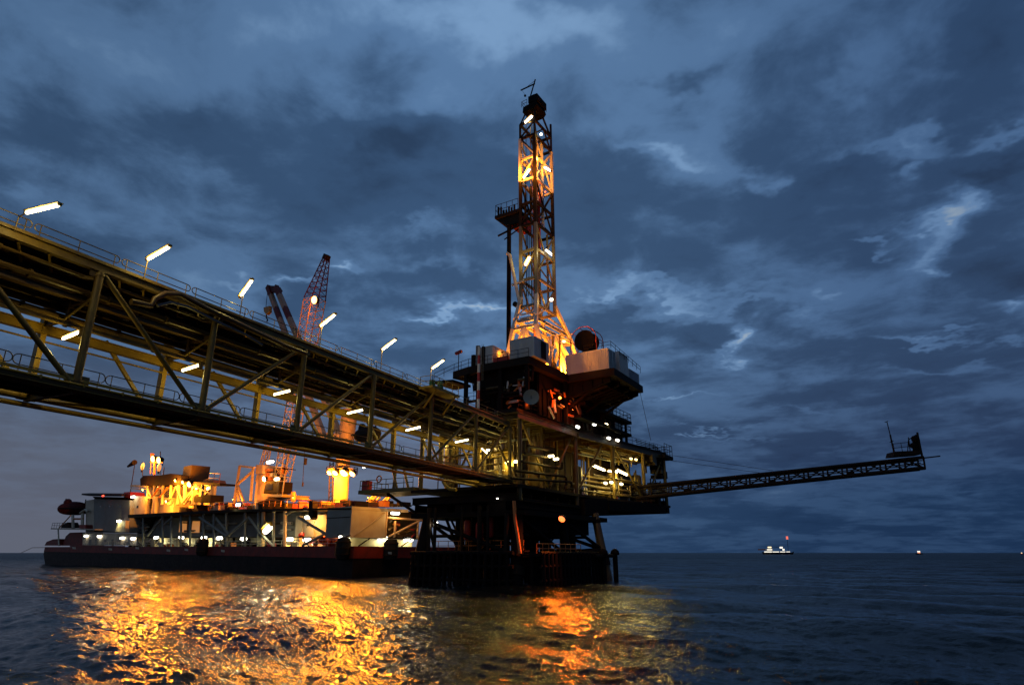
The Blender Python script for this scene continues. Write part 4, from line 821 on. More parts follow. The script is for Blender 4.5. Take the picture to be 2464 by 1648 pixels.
    for y in (756, 765): B('walkway_beam', 'mastw', lambda b: b.bar(P.WB(1252, y + 2, 9.2), P.WB(1285, y - 5, 9.2), .14, .2))
    B('guy_line', 'dark', lambda b: b.tube(P.WB(1536, 925, 22), P.WB(1566, 1060, 34), .035, 5))
build_mast()

# ------------------------------------------------------------------ flare boom
def build_boom():
    base = P.W(3.2, 36, 0); fwd = Vector((-math.sin(YAW), math.cos(YAW), 0)); Q = Frame((base.x, base.y), (fwd.x, fwd.y))
    t = thing('flare_boom', 'long thin lattice boom reaching out to the right over the water', 'flare boom', Q.WB(1540, 1185, 0))
    B = lambda nm, m, fn, par=t, sm=False: (lambda b: (fn(b), b.build(nm, M[m], par, smooth=sm))[1])(MB())
    tl, tr, bl, br = Q.WB(1520, 1173, 0), Q.WB(2222, 1100, 0), Q.WB(1520, 1199, 0), Q.WB(2226, 1126, 0); w = Q.b * 1.6
    for p, q in ((tl, tr), (bl, br)):
        B('chord', 'dark', lambda b: b.tube(p, q, .27, 8), t, True); B('chord', 'dark', lambda b: b.tube(p + w, q + w, .27, 8), t, True)
    n = 15
    for i in range(n + 1):
        u = i / n; T1, B1 = tl.lerp(tr, u), bl.lerp(br, u)
        B('frame_post', 'dark', lambda b: [b.tube(T1, B1, .16, 6), b.tube(T1 + w, B1 + w, .16, 6), b.tube(B1, B1 + w, .08, 6), b.tube(T1, T1 + w, .08, 6)])
        if i < n:
            T2, B2 = tl.lerp(tr, (i + 1) / n), bl.lerp(br, (i + 1) / n)
            B('diagonal', 'dark', lambda b: [b.tube(T1, B2, .12, 6), b.tube(B1 + w, T2 + w, .12, 6), b.tube(B1, B2 + w, .06, 6)])
    for f, o in ((.25, .5), (.45, .9), (.62, .3), (.8, 1.2)):
        B('gas_pipe', 'pipeg' if f > .4 else 'pipe', lambda b: b.tube(tl.lerp(bl, f) + Q.b * o, tr.lerp(br, f) + Q.b * o, .1, 6))
    for u in (.18, .47, .74): B('bracket_box', 'dark', lambda b: b.bar(bl.lerp(br, u) + Q.b * .5 + Vector((0, 0, .35)), bl.lerp(br, u) + Q.b * .5 + Q.a * 1. + Vector((0, 0, .5)), .6, .7))
    B('burner_pipe', 'dark', lambda b: b.tube(Q.WB(2150, 1110, .5), Q.WB(2262, 1097, .5), .11, 8), t, True)
    pl = B('tip_platform', 'dark', lambda b: b.prism([Q.WB(2150, 1098, -.3), Q.WB(2221, 1092, -.3), Q.WB(2218, 1083, -.3), Q.WB(2153, 1086, -.3)], Q.b * 2.4))
    b = MB(); railing(b, [Q.WB(2153, 1088, -.2), Q.WB(2190, 1084, -.2)], 1.4, .05, True, 1.2); b.build('handrail', M['dark'], pl)
    B('burner_head', 'black', lambda b: [b.prism([Q.WB(x, y, .2) for x, y in [(2199, 1086), (2198, 1060), (2203, 1047), (2209, 1043), (2214, 1058), (2217, 1084)]], Q.b * .35), b.tube(Q.WB(2184, 1086, .3), Q.WB(2186, 1058, .3), .08, 6), b.tube(Q.WB(2186, 1058, .3), Q.WB(2204, 1046, .3), .08, 6), b.tube(Q.WB(2185, 1074, .3), Q.WB(2200, 1070, .3), .07, 6), b.tube(Q.WB(2190, 1084, .8), Q.WB(2186, 1052, .8), .09, 6), b.lathe(Q.WB(2200, 1056, -.1), [(.1, -.3), (.5, -.25), (.6, 0), (.5, .25), (.1, .3)], 10, Q.a), b.lathe(Q.WB(2197, 1072, -.1), [(.1, -.3), (.45, -.25), (.5, 0), (.4, .25), (.1, .3)], 10, Q.a)], pl)
    B('wind_screen', 'dark', lambda b: b.bar(Q.WB(2207, 1040, .1), Q.WB(2219, 1098, .1), .2, .3), pl)
    B('antenna', 'dark', lambda b: [b.tube(Q.WB(2152, 1092, -.1), Q.WB(2142, 1046, -.1), .13, 8), b.tube(Q.WB(2142, 1046, -.1), Q.WB(2134, 1014, -.1), .08, 6), b.tube(Q.WB(2129, 1016, -.1), Q.WB(2137, 1013, -.1), .06, 5), b.tube(Q.WB(2141, 1064, -.1), Q.WB(2150, 1060, -.1), .06, 5)], pl)
    B('tip_brace', 'dark', lambda b: [b.tube(Q.WB(2150, 1107, 0), Q.WB(2222, 1124, 0), .09, 6), b.tube(Q.WB(2217, 1092, 0), Q.WB(2227, 1127, 0), .08, 6)])
    B('stay_cable', 'dark', lambda b: b.tube(P.W(3.6, 46, 20.2), Q.WB(1860, 1132, 0), .035, 6)); B('stay_cable', 'dark', lambda b: b.tube(P.W(3.4, 45, 19.2), Q.WB(1835, 1138, 1.6), .035, 6))
    B('hinge_frame', 'dark', lambda b: [b.bar(Q.WB(1520, 1166, .3), Q.WB(1522, 1204, .3), .4, .4), b.bar(Q.WB(1545, 1165, .3), Q.WB(1547, 1204, .3), .3, .3), b.bar(Q.WB(1522, 1204, .3), Q.WB(1575, 1204, .3), .3, .3)])
build_boom()

# ------------------------------------------------------------------ lamps on the platform
GP = 'lamps on the process deck'
def bulk(c, F, label, group, power, col=WARM, g='warm', L=.7, r=.16, off=None, nm='bulkhead_lamp'):
    c = Vector(c); off = off or (F.b * -.7 + Vector((0, 0, -.3)))
    t = thing(nm, label, 'lamp', c, group)
    b = MB(); capsule(b, c - F.a * L / 2, c + F.a * L / 2, r); b.build('diffuser', E_[g], t, smooth=True)
    u = Vector((0, 0, r * 1.05)); b = MB(); b.bar(c - F.a * (L / 2 + r) + u, c + F.a * (L / 2 + r) + u, r * 2, r * .6); b.build('housing', M['dark'], t)
    if power: light(t, off, power, col)
    return t
batten(pA(1428, 1120, .6), pA(1454, 1131, .6), 'bright tube lamp on the right process deck, left of the yellow column', GP, 500, WARM, 'warm', .16, off=(-.6, -.4, -.4))
batten(pA(1483, 1130, 1.2), pA(1508, 1142, 1.2), 'bright tube lamp on the right process deck, right of the yellow column', GP, 600, WARM, 'warm', .17, off=(-.6, -.4, -.4))
batten(pA(1462, 1132, -.4), pA(1484, 1137, -.4), 'glowing lamp between the two bright tube lamps of the right process deck', GP, 300, WARM, 'warm', .13)
for (x, y, b_, lab, pw, L) in [(986, 1034, 3.5, 'wide lamp at the left end of the process deck, behind the bridge', 420, 1.0), (1053, 1056, 3., 'lamp in front of the yellow bulkhead behind the bridge', 420, .8), (1222, 1112, 2.5, 'left lamp of the close pair beside the near corner column', 300, .5), (1241, 1110, 2.5, 'right lamp of the close pair beside the near corner column', 300, .5),
                        (1326, 1097, 7, 'upper left lamp of the slanted pair behind the black pipes', 260, .6), (1338, 1104, 7, 'lower right lamp of the slanted pair behind the black pipes', 200, .5), (1071, 1066, 4.5, 'small lamp low beside the white vessel behind the bridge', 300, .3), (1175, 1083, 4.6, 'small lamp behind the slanted bridge lamp', 420, .3), (1112, 1045, 4.8, 'lamp high between the yellow vessels behind the bridge', 350, .5)]:
    bulk(pB(x, y, b_), P, lab, GP, pw, WARM, 'warm', L, .17)
for (x, y, a_, lab, pw, g) in [(1457, 1162, .9, 'left one of three small round lamps low on the right process deck', 160, 'warm'), (1471, 1160, 1.1, 'middle one of three small round lamps low on the right process deck', 120, 'warm'), (1495, 1164, 1.5, 'right one of three small round lamps low on the right process deck', 160, 'warm'), (1518, 1103, 1.8, 'left one of two small lamps high at the far end of the process deck', 120, 'dim'), (1530, 1105, 2., 'right one of two small lamps high at the far end of the process deck', 120, 'dim'),
                              (1390, 1027, 1.3, 'leftmost white lamp under the drill deck, below the orange machinery', 7, 'cool'), (1430, 1021, 1.6, 'bright white lamp under the mezzanine, left of a smaller one', 7, 'cool'), (1441, 1021, 1.6, 'small white lamp under the mezzanine in the middle of the row', 4, 'cool'), (1459, 1021, 1.8, 'yellowish lamp at the right of the mezzanine row', 7, 'warm'), (1465, 1054, 1.6, 'left lamp of the lower pair below the mezzanine', 6, 'cool'), (1486, 1059, 1.9, 'right lamp of the lower pair below the mezzanine', 6, 'cool')]:
    F2 = Frame((0, 0), (-P.a.x, -P.a.y)); bulk(pA(x, y, a_), F2, lab, GP, pw, WARM if g != 'cool' else COOL, g, .45 if g != 'cool' else .6, .19, off=P.a * .5 + Vector((0, 0, -.4)))
flood(pB(1352, 1248, 2), (-.1, -.75, -.6), 'deep orange floodlight under the cellar deck over the sea', 'orange lamps on the platform', 4200, (1., .19, .01), 'sodred', .42, off=.9, rad=.35)
flood(pA(1347, 957, 2.3), (.5, -.8, -.3), 'orange floodlight among machinery under the drill deck', 'orange lamps on the platform', 420, (1., .16, .01), 'sodred', .22, off=.5, pt=True)
flood(pB(1268, 968, 1.2), (-.1, .2, -1), 'small added orange lamp below the round dish', 'orange lamps on the platform', 240, (1., .14, .01), 'sodred', .09, off=.3, pt=True)  # lamp added to brighten the machinery around it
flood(pA(1378, 985, 2.4), (-.3, .2, -1), 'small added orange lamp low among the machinery right of the dish', 'orange lamps on the platform', 380, (1., .14, .01), 'sodred', .09, off=.3, pt=True)  # another added lamp, for more glow on the machinery pipes
bulk(pB(1197, 1199, -.4), P, 'tiny white lamp under the main deck near the orange lit riser', GP, 8, COOL, 'cool', .12, .07)
bulk(pB(1049, 1257, .6), P, 'small white lamp at the top of the left jacket leg', GP, 30, COOL, 'cool', .35, .13)
bulk(pB(895, 1113, 1.4), P, 'white lamp under the bridge, right one of two near the laydown platform', GP, 60, COOL, 'cool', .4, .13)
bulk(pB(876, 1124, 1.4), P, 'white lamp under the bridge, left one of two near the laydown platform', GP, 60, COOL, 'cool', .3, .12)
bulk(pA(1485, 862, 6.), P, 'lamp inside the lit gap between the white container and cabin', GP, 25, WARM, 'dim', .4, .15)
def mlamp(x0, y0, x1, y1, b_, lab, pw, col=WARM, g='warm', r=.15, off=(0, .4, -.4)):
    batten(P.WB(x0, y0, b_), P.WB(x1, y1, b_), lab, 'lamps in the mast', pw, col, g, r, 'mast_lamp', off)
mlamp(1264, 295, 1280, 280, 9.7, 'slanted tube lamp just under the crown of the mast', 160, WARM, 'cool', .17)
mlamp(1260, 428, 1274, 408, 9.8, 'slanted tube lamp at the left inside the orange part of the mast', 2200, SOD, 'cool', .15, (-.1, -.9, .3))
mlamp(1311, 403, 1324, 411, 11.5, 'short tube lamp at the right of the orange part of the mast', 2600, SOD, 'cool', .16, (1.0, -.3, .3))
mlamp(1264, 638, 1274, 619, 9.8, 'slanted tube lamp on the left face halfway down the mast', 200, WARM, 'cool', .15, (-.1, -.8, .1))
mlamp(1314, 602, 1328, 613, 12.5, 'short tube lamp on the right face halfway down the mast', 300, WARM, 'cool', .16, (.9, -.3, .2))
for (x, y, b_, lab, pw, col, g, rr) in [(1302, 324, 11.5, 'small round lamp in the dark upper part of the mast', 60, WARM, 'cool', .24), (1292, 384, 11, 'round orange lamp between the pale pipes of the mast', 6000, SOD, 'sod', .22), (1327, 721, 14, 'round lamp where the mast meets its foot, right side', 260, WARM, 'warm', .28),
                                       (1293, 447, 11.2, 'round orange lamp under the orange part of the mast', 700, (1., .28, .03), 'sod', .18), (1312, 462, 13, 'red orange lamp right of the travelling block', 500, (1., .15, .02), 'sodred', .16)]:
    flood(P.WB(x, y, b_), (.25, -.9, -.2), lab, 'lamps in the mast', pw, col, g, rr, 'mast_lamp', .5)
flood(P.WB(1214, 528, 12.5), (.3, .2, -1), 'red lamp below the racking board of the mast', 'lamps in the mast', 900, (1., .08, .01), 'sodred', .12, 'mast_lamp', .5)
for (q, lab, pw, dd, rr) in [(P.WA(1357, 822, .9), 'strongest orange floodlight in the foot of the mast, right side', 1500, (.3, -.6, .3), .3), (P.W(-2.6, 12, 31), 'orange floodlight high in the foot of the mast behind the white container', 4000, (.1, -.9, .3), .25),
                            (P.W(-1, 7.3, 28.2), 'unseen orange floodlight low at the mast foot beside the near container', 9000, tuple(P.b + Vector((0, 0, .5))), .16), (P.W(-5, 7.3, 28.2), 'unseen orange floodlight behind the white container lighting the mast foot', 6000, tuple(P.b + Vector((0, 0, .5))), .16),  # unseen floods aimed back to light the near faces of the foot
                            (P.W(.9, 12.8, 28.3), 'unseen orange floodlight low between the mast foot and the long container', 9000, tuple(P.b * .5 - P.a * .7 + Vector((0, 0, .6))), .16), (P.W(.9, 17, 28.5), 'unseen orange floodlight at the far right of the mast foot', 7000, tuple(P.b * .1 - P.a + Vector((0, 0, .6))), .16)]:  # unseen floods brightening the right face of the foot
    flood(q, dd, lab, 'floodlights in the mast foot', pw, (1., .30, .014), 'sod', rr, off=.9, rad=.3)
flood(P.W(-3.9, 3.2, 29.2), (-.5, .3, -.2), 'orange lamp lighting the right side of the small white cabin', 'orange lamps on the platform', 130, SOD, 'sod', .12, off=.25)

# ================================================================== BARGE
def gB(px, py, b=0.): return G.WB(px, py, b)
def build_barge():
    t = thing('work_barge', 'long red and black hulled work barge with lit deckhouses', 'barge', G.W(-85, 12, 0))
    B = lambda nm, m, fn, par=t, sm=False: (lambda b: (fn(b), b.build(nm, M[m] if isinstance(m, str) else m, par, smooth=sm))[1])(MB())
    def gq(pts, b, depth, nm, m, par=t): return B(nm, m, lambda q: q.prism([gB(x, y, b) for x, y in pts], G.b * depth), par)
    def gt(pts, b, r, nm, m, par=t, n=8): return B(nm, m, lambda q: q.path([gB(x, y, b) for x, y in pts], r, n), par, True)
    zd = lambda a: 4.5 - .0047 * a
    L = GL
    B('hull', 'hull', lambda b: b.prism([G.W(a, 0, z) for a, z in [(.4, -1.5), (.4, 4.5), (-L, zd(-L)), (-L - .5, 3.2), (-L + 4, 0), (-L + 7, -1.5)]], G.b * 24))
    B('sheer_strake', 'red', lambda b: b.prism([G.W(a, -.09, z) for a, z in [(.45, 2.75), (.45, 4.55), (-L, zd(-L) + .05), (-L - .3, 3.9)]], G.b * .085))
    B('sheer_strake', 'red', lambda b: b.box(G, .404, .47, 0, 24, 2.75, 4.55))
    gq([(168, 1311), (300, 1313), (300, 1317), (168, 1315)], -.2, .1, 'bulwark', 'red')
    for x, y in [(178, 1318), (265, 1321), (330, 1318), (405, 1324), (448, 1322), (536, 1325), (938, 1330)]: gq([(x - 4, y - 3), (x + 4, y - 2), (x + 4, y + 3), (x - 4, y + 2)], -.14, .06, 'chock', 'cream')
    # bow gear
    gq([(107, 1312), (112, 1303), (128, 1297), (141, 1296), (143, 1312)], 2, 6, 'windlass_house', 'red')
    gq([(150, 1312), (158, 1290), (168, 1281), (196, 1280), (198, 1312)], 3, 6, 'winch_house', 'red')
    # boat deck at the bow end
    gq([(122, 1270), (228, 1272), (228, 1275), (122, 1273)], 0, 9, 'boat_deck', 'cream')
    gt([(140, 1274), (142, 1312)], .2, .22, 'stanchion', 'cream'); gt([(175, 1240), (176, 1271)], 3, .45, 'davit', 'cream'); gt([(199, 1236), (198, 1271)], 3, .5, 'davit', 'cream'); gt([(142, 1270), (170, 1240)], .6, .2, 'davit', 'cream'); gt([(193, 1234), (205, 1226), (212, 1230)], 3, .35, 'davit', 'cream')
    gt([(178, 1248), (200, 1248)], 3, .3, 'davit', 'orange')
    b = MB(); railing(b, [gB(124, 1270, .2), gB(160, 1270.5, .2)], 1.6, .06, True, 3); b.build('handrail', M['dark'], t)
    gq([(150, 1262), (162, 1256), (168, 1270), (146, 1270)], 2, 3, 'boat_cradle', 'dark'); gq([(190, 1262), (205, 1262), (206, 1271), (190, 1271)], 2, 3, 'boat_cradle', 'red')
    # accommodation block at the bow
    acc = gq([(226, 1200), (312, 1203), (312, 1280), (226, 1276)], 2, 14, 'accommodation_block', 'grey'); gq([(206, 1204), (225.8, 1201), (225.8, 1280), (206, 1280)], 4, 12, 'accommodation_block', 'cream')  # yellow light on the side face is put into its cream paint
    gq([(198, 1281), (330, 1283), (330, 1312), (198, 1311)], 3, 12, 'lower_house', 'cream')
    for x in (240, 262, 288): gq([(x, 1216), (x + 4, 1216), (x + 4, 1220), (x, 1220)], 1.94, .05, 'porthole', 'glass', acc)
    gq([(286, 1252), (302, 1252), (300, 1279), (276, 1279)], 1.0, .95, 'stair_tower', 'cream')
    hd = B('helideck', 'dark', lambda b: b.prism([gB(x, y, bb) for x, y, bb in [(196, 1190.5, 8), (215, 1193, 0), (292, 1194, 0), (306, 1192, 6), (300, 1190, 20), (215, 1189, 20)]], (0, 0, .5)))
    gq([(222, 1194), (300, 1196), (296, 1201), (228, 1200)], 4, 10, 'helideck_frame', 'black')
    gq([(298, 1184), (312, 1183), (314, 1198), (298, 1198)], 5, 4, 'fire_monitor_house', 'redp')
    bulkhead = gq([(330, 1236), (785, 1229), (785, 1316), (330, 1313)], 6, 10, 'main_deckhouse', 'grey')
    B('upper_deck', 'dark', lambda b: b.prism([gB(x, y, .4) for x, y in [(308, 1238), (420, 1232), (560, 1225), (845, 1221), (845, 1225.5), (560, 1231), (420, 1239), (308, 1246)]], G.b * 17))
    gq([(322, 1291), (785, 1292), (785, 1293.4), (322, 1292.4)], 2.4, 3.5, 'gallery', 'dark')
    # white lower strakes of the deckhouse between the openings
    for (x0, x1) in [(332, 372), (380, 428), (436, 486), (497, 520)]: gq([(x0, 1294), (x1, 1294), (x1, 1315), (x0, 1315)], 4.2, 1.7, 'lower_house', 'cream')
    for x in (309, 345, 540, 566, 640, 672): gq([(x, 1294), (x + 20, 1294), (x + 20, 1316), (x, 1315)], 4.4, 1.5, 'recess_shade', 'black')  # solid black blocks: shade of the openings put into colour
    gq([(316, 1243), (370, 1241), (350, 1281), (312, 1282)], 5, .9, 'recess_shade', 'black')
    for k in range(14):
        x = 315 + random.uniform(0, 40); y = random.uniform(1247, 1280); gt([(x, y), (x + random.uniform(4, 14), y + random.uniform(-2, 2))], 4.6, random.uniform(.15, .4), 'deck_pipe', random.choice(['cream', 'pipe', 'pipeg']))
    for k in range(26):
        x = 380 + random.uniform(0, 320); y = random.uniform(1250, 1286); gt([(x, y), (x + random.uniform(6, 26), y + random.uniform(-1, 1))], 5.4, random.uniform(.1, .3), 'deck_pipe', random.choice(['cream', 'pipe', 'grey']))
    for x in (345, 392, 412, 436, 458, 490, 515, 545, 590, 622, 634, 659, 686): gt([(x, 1242 - (x - 345) * .035), (x - 1, 1316)], 1.2, .26 if x not in (634, 686) else .34, 'wall_post', 'grey' if x not in (634, 686) else 'crane')
    for (x0, y0, x1, y1) in [(355, 1288, 392, 1245), (480, 1244, 545, 1290), (545, 1290, 600, 1244), (600, 1246, 632, 1290), (520, 1246, 552, 1288), (632, 1288, 660, 1316), (395, 1262, 415, 1245), (718, 1245, 785, 1285), (728, 1312, 783, 1284), (790, 1280, 840, 1240), (690, 1236, 712, 1226)]: gt([(x0, y0), (x1, y1)], 1., .24, 'wall_brace', 'grey')
    for (x0, y0, x1, y1) in [(432, 1253, 451, 1281), (462, 1252, 482, 1282)]: w = gq([(x0, y0), (x1, y0), (x1 - 2, y1), (x0 - 4, y1)], 5.9, .08, 'window', 'crane'); gq([(x0 + 1.5, y0 + 1.5), (x1 - 1.5, y0 + 1.5), (x1 - 3, y1 - 1.5), (x0 - 2, y1 - 1.5)], 5.82, .06, 'pane', WIN, w)
    for x in (214, 228, 268, 340, 388, 446, 506): gq([(x, 1297), (x + 5, 1297), (x + 5, 1313), (x, 1313)], 2.92 if x < 330 else 4.1, .06, 'door', 'grey')
    for x in (250, 283, 358, 404, 418, 470, 478, 514): gq([(x, 1299), (x + 5, 1299), (x + 5, 1303), (x, 1303)], 2.92 if x < 330 else 4.1, .06, 'porthole', 'glass')
    for k in range(24):
        x = random.uniform(345, 700); y = 1316; hh = random.uniform(4, 13); ww = random.uniform(2, 9); gq([(x, y - hh), (x + ww, y - hh), (x + ww, y), (x, y)], random.uniform(1.4, 3), random.uniform(.4, 1.2), 'deck_box', random.choice(['grey', 'dark', 'redp', 'cream', 'orange']))
    for k in range(9):
        x = 330 + k * 50; gt([(x, 1294), (x + random.uniform(-4, 4), 1306), (x + random.uniform(8, 16), 1314)], 2.2, .12, 'hose', 'dark')
    b = MB(); railing(b, [gB(200, 1312, .3), gB(330, 1314, .3), gB(600, 1316, .3), gB(838, 1315, .3)], 1.1, .05, True, 3); b.build('handrail', M['cream'], t)
    # yellow lit bay with red machinery
    gq([(712, 1240), (727, 1240), (727, 1292), (710, 1292)], 5.0, .9, 'bay_wall', 'cream'); gq([(729, 1242), (756, 1242), (756, 1292), (729, 1292)], 5.0, .9, 'bay_wall', 'cream'); gq([(758, 1238), (785, 1238), (785, 1292), (758, 1292)], 5.0, .9, 'bay_wall', 'cream')
    gq([(688, 1290), (712, 1290), (712, 1316), (688, 1316)], 4.2, 1.7, 'bay_wall', 'cream'); gq([(720, 1293), (783, 1293), (783, 1316), (720, 1316)], 4.6, 1.3, 'bay_wall', 'orange')
    for k in range(16):
        x = random.uniform(712, 835); y = random.uniform(1294, 1312) if x > 760 else random.uniform(1278, 1312); gt([(x, y), (x + random.uniform(-3, 8), y + random.uniform(-6, 6))], 3.6, random.uniform(.2, .6), 'machinery', random.choice(['redp', 'orange', 'redp']))
    gq([(786, 1296), (840, 1296), (842, 1316), (784, 1316)], 5.5, 2, 'bay_wall', 'redp')
    # corner block: grey long side, cream end wall
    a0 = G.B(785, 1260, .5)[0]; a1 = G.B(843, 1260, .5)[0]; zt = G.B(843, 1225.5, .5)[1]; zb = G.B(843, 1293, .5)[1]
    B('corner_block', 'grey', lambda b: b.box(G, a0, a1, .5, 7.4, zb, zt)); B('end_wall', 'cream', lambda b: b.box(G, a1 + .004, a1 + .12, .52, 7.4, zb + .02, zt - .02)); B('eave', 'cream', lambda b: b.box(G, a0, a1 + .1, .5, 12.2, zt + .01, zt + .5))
    B('band', 'dark', lambda b: b.box(G, a0, a1 - .1, .44, .496, zt - 1.2, zt - 1.1)); B('end_brace', 'cream', lambda b: b.bar(G.W(a1 + .2, .8, zb), G.W(a1 + .2, 7.2, zt - .3), .15, .15))
    B('lower_house', 'cream', lambda b: b.box(G, a1 - 3.2, a1 - 3, .6, 16, 4.5, zb)); B('gallery', 'dark', lambda b: b.box(G, a1 - 3, a1 + .3, 7.5, 16.5, zb - .05, zb + .12))
    for (p, q) in [((7.6, zb), (7.6, zt)), ((16, zb), (16.4, zt - .4)), ((14.6, zb), (14.6, zt - 1)), ((8.2, zb + .2), (15.6, zt - 1)), ((7.6, zt - 1), (16, zt - 1.2)), ((9.5, zb), (9.5, zt - 1.5))]: B('end_frame', 'crane', lambda b: b.tube(G.W(a1, *p), G.W(a1, *q), .2, 8), t, True)
    for k in range(16):
        bb = random.uniform(7.8, 15); z = random.uniform(zb + .2, zt - 1.5); B('machinery', random.choice(['redp', 'orange', 'crane', 'pipe']), lambda b: b.tube(G.W(a1 - 1.4, bb, z), G.W(a1 - 1.2, bb + random.uniform(.3, 1.4), z + random.uniform(-.4, .8)), random.uniform(.12, .35), 8), t, True)
    B('end_bulkhead', 'pipe', lambda b: b.box(G, a1 - 3, a1 - 2.8, 7.6, 17, zb, zt))
    for bb in (3.2, 12): B('end_brace', 'dark', lambda b: b.bar(G.W(a1 + .2, bb - 1, 4.6), G.W(a1 + .2, bb + 1.2, zb), .16, .16))
    # bridge house: lower cabin, lattice-held top house
    low = gq([(322, 1193), (352, 1194), (348, 1241), (318, 1246)], 3, 8, 'bridge_cabin', 'cream'); gq([(352.3, 1195), (418, 1198), (416, 1236), (348, 1240)], 4.4, 7, 'bridge_cabin', 'cream')
    gq([(359, 1206), (366, 1206), (364, 1223), (357, 1223)], 4.3, .08, 'door', 'dark', low); gq([(329, 1216), (333, 1216), (332, 1222), (328, 1222)], 2.93, .06, 'porthole', 'glass', low)
    gq([(350, 1194), (374, 1194), (371, 1240), (366, 1240), (369, 1199), (356, 1199), (350, 1240), (345, 1240)], 3.2, .6, 'portal_frame', 'cream')
    gq([(314, 1166), (352, 1167), (352, 1172), (313, 1171)], 3, 3, 'gangway', 'cream'); gq([(314, 1174), (350, 1175), (350, 1177), (314, 1176)], 3, 3, 'gangway', 'cream')
    gq([(337, 1152), (345, 1144), (386, 1143), (410, 1139), (436, 1144), (436, 1158), (528, 1162), (528, 1167), (440, 1166), (338, 1169)], 3, 4, 'top_deck', 'dark')
    gq([(352, 1169), (512, 1168), (508, 1214), (420, 1216), (356, 1196)], 9.2, 1, 'top_house', 'cream')
    cols = [357, 372, 392, 412, 430, 445, 466, 488, 510]
    for x in cols: gt([(x, 1166), (x - 2, 1214)], 3.4, .34, 'house_column', 'cream')
    for (x0, y0, x1, y1) in [(366, 1196, 384, 1170), (384, 1196, 404, 1172), (404, 1212, 424, 1170), (424, 1172, 440, 1212), (440, 1210, 470, 1170), (470, 1170, 508, 1188), (355, 1172, 364, 1196), (446, 1212, 462, 1186), (486, 1200, 506, 1178)]: gt([(x0, y0), (x1, y1)], 3.2, .22, 'house_brace', 'cream' if x0 % 3 else 'orange')
    for x, y in [(474, 1178), (482, 1176), (490, 1180), (464, 1190), (452, 1184), (398, 1186), (420, 1188), (380, 1178)]: gt([(x, y), (x - 2, y + 14)], 7.2, .9, 'vent_trunk', 'cream', t, 10)
    gq([(486, 1190), (507, 1190), (506, 1209), (485, 1208)], 2.2, 3, 'equipment_box', 'dark'); gq([(467, 1194), (485, 1193), (485, 1208), (466, 1208)], 3, 3, 'equipment_box', 'dark')
    # top clutter
    bx = G.B(437, 1156, 5)[0]; a_1 = G.B(454, 1156, 5)[0]; zb_ = G.B(454, 1157, 5)[1]; zt_ = G.B(454, 1120, 5)[1]
    B('roof_box', 'pipe', lambda b: b.box(G, bx, a_1 + .5, 5, 9.6, zb_, zt_))
    gq([(489, 1155), (498, 1152), (512, 1154), (514, 1161), (489, 1161)], 5, 3, 'roof_vent', 'orange')
    b = MB(); railing(b, [gB(500, 1161, 3.1), gB(527, 1163, 3.1)], 2.2, .07, True, 2.5); b.build('handrail', M['orange'], t)
    ms = gt([(371, 1142), (373, 1100)], 6, .3, 'mast', 'orange'); gt([(362, 1112), (392, 1112)], 6, .16, 'mast_arm', 'orange', ms); gt([(385, 1142), (386, 1086)], 6, .12, 'mast_pole', 'dark', ms); gt([(362, 1140), (364, 1092)], 6, .12, 'mast_pole', 'orange', ms); gq([(361, 1091), (366, 1090), (366, 1095), (361, 1095)], 6, .6, 'radar', 'orange', ms); gt([(343, 1145), (343, 1112)], 5, .1, 'mast_pole', 'dark', ms); gt([(393, 1142), (395, 1124)], 5, .12, 'mast_pole', 'orange', ms)
    # pipe racks and gear on the upper deck
    for k in range(96):
        x = random.uniform(425, 960); y1 = 1226 - (x - 520) * .02 if x > 520 else 1226 + (520 - x) * .08; hgt = random.uniform(4, 17); w_ = random.uniform(2, 13)
        gq([(x, y1 - hgt), (x + w_, y1 - hgt + random.uniform(-1, 1)), (x + w_, y1), (x, y1)], random.uniform(1, 7) if x < 845 else random.uniform(5, 11), random.uniform(.6, 3), 'deck_gear', random.choice(['orange', 'crane', 'dark', 'dark', 'redp', 'dark', 'pipe']))
    gt([(706, 1206), (706, 1184)], 3, .45, 'vent_post', 'orange'); gt([(692, 1202), (715, 1199), (740, 1201), (757, 1210)], 4, .18, 'deck_pipe', 'orange')
    b = MB(); railing(b, [gB(515, 1222, .8), gB(620, 1218, .8), gB(840, 1218, .8)], 1.1, .06, True, 2.2); b.build('handrail', M['orange'], t)
    gq([(743, 1204), (752, 1204), (752, 1245), (748, 1250), (742, 1240)], .6, 1, 'deck_ladder', 'dark')
    for x in (884, 900, 917): pass
    for (p, q) in [((880, 1212), (900, 1190)), ((890, 1214), (908, 1190)), ((900, 1190), (926, 1190)), ((912, 1216), (936, 1192)), ((926, 1192), (942, 1192)), ((922, 1218), (940, 1193)), ((886, 1206), (900, 1196)), ((904, 1206), (914, 1196))]: gt([p, q], 12, .2, 'lattice_ramp', 'crane')
    return t
WIN = emis('lit_window', (1., .36, .05), .42)
BARGE = build_barge()
for x, y, lab in [(488, 1311, 'black fender block hung on the red hull left of the middle'), (826, 1312, 'black fender block by the red bay near the barge corner'), (903, 1318, 'black fender block on the right end of the barge')]:
    c = gB(x, y, -.9) if x < 840 else G.W(1.3, 6.5, 4.5); t = thing('rubber_fender', lab, 'fender', c, 'fenders on the barge hull')
    MB().lathe(c - Vector((0, 0, 2.2)), [(.3, 0), (.9, .2), (1.15, .9), (1.15, 2.6), (.9, 3.3), (.3, 3.5)], 14).build('fender_body', M['rubber'], t, smooth=True)
    b = MB()
    for z in (-1.3, -.4, .5): b.lathe(c + Vector((0, 0, z)), [(1.16, -.1), (1.22, -.05), (1.22, .05), (1.16, .1)], 14)
    b.tube(c + Vector((0, 0, 1.2)), c + G.b * 1.2 + Vector((0, 0, 1.6)), .08, 6); b.build('chain', M['dark'], t)
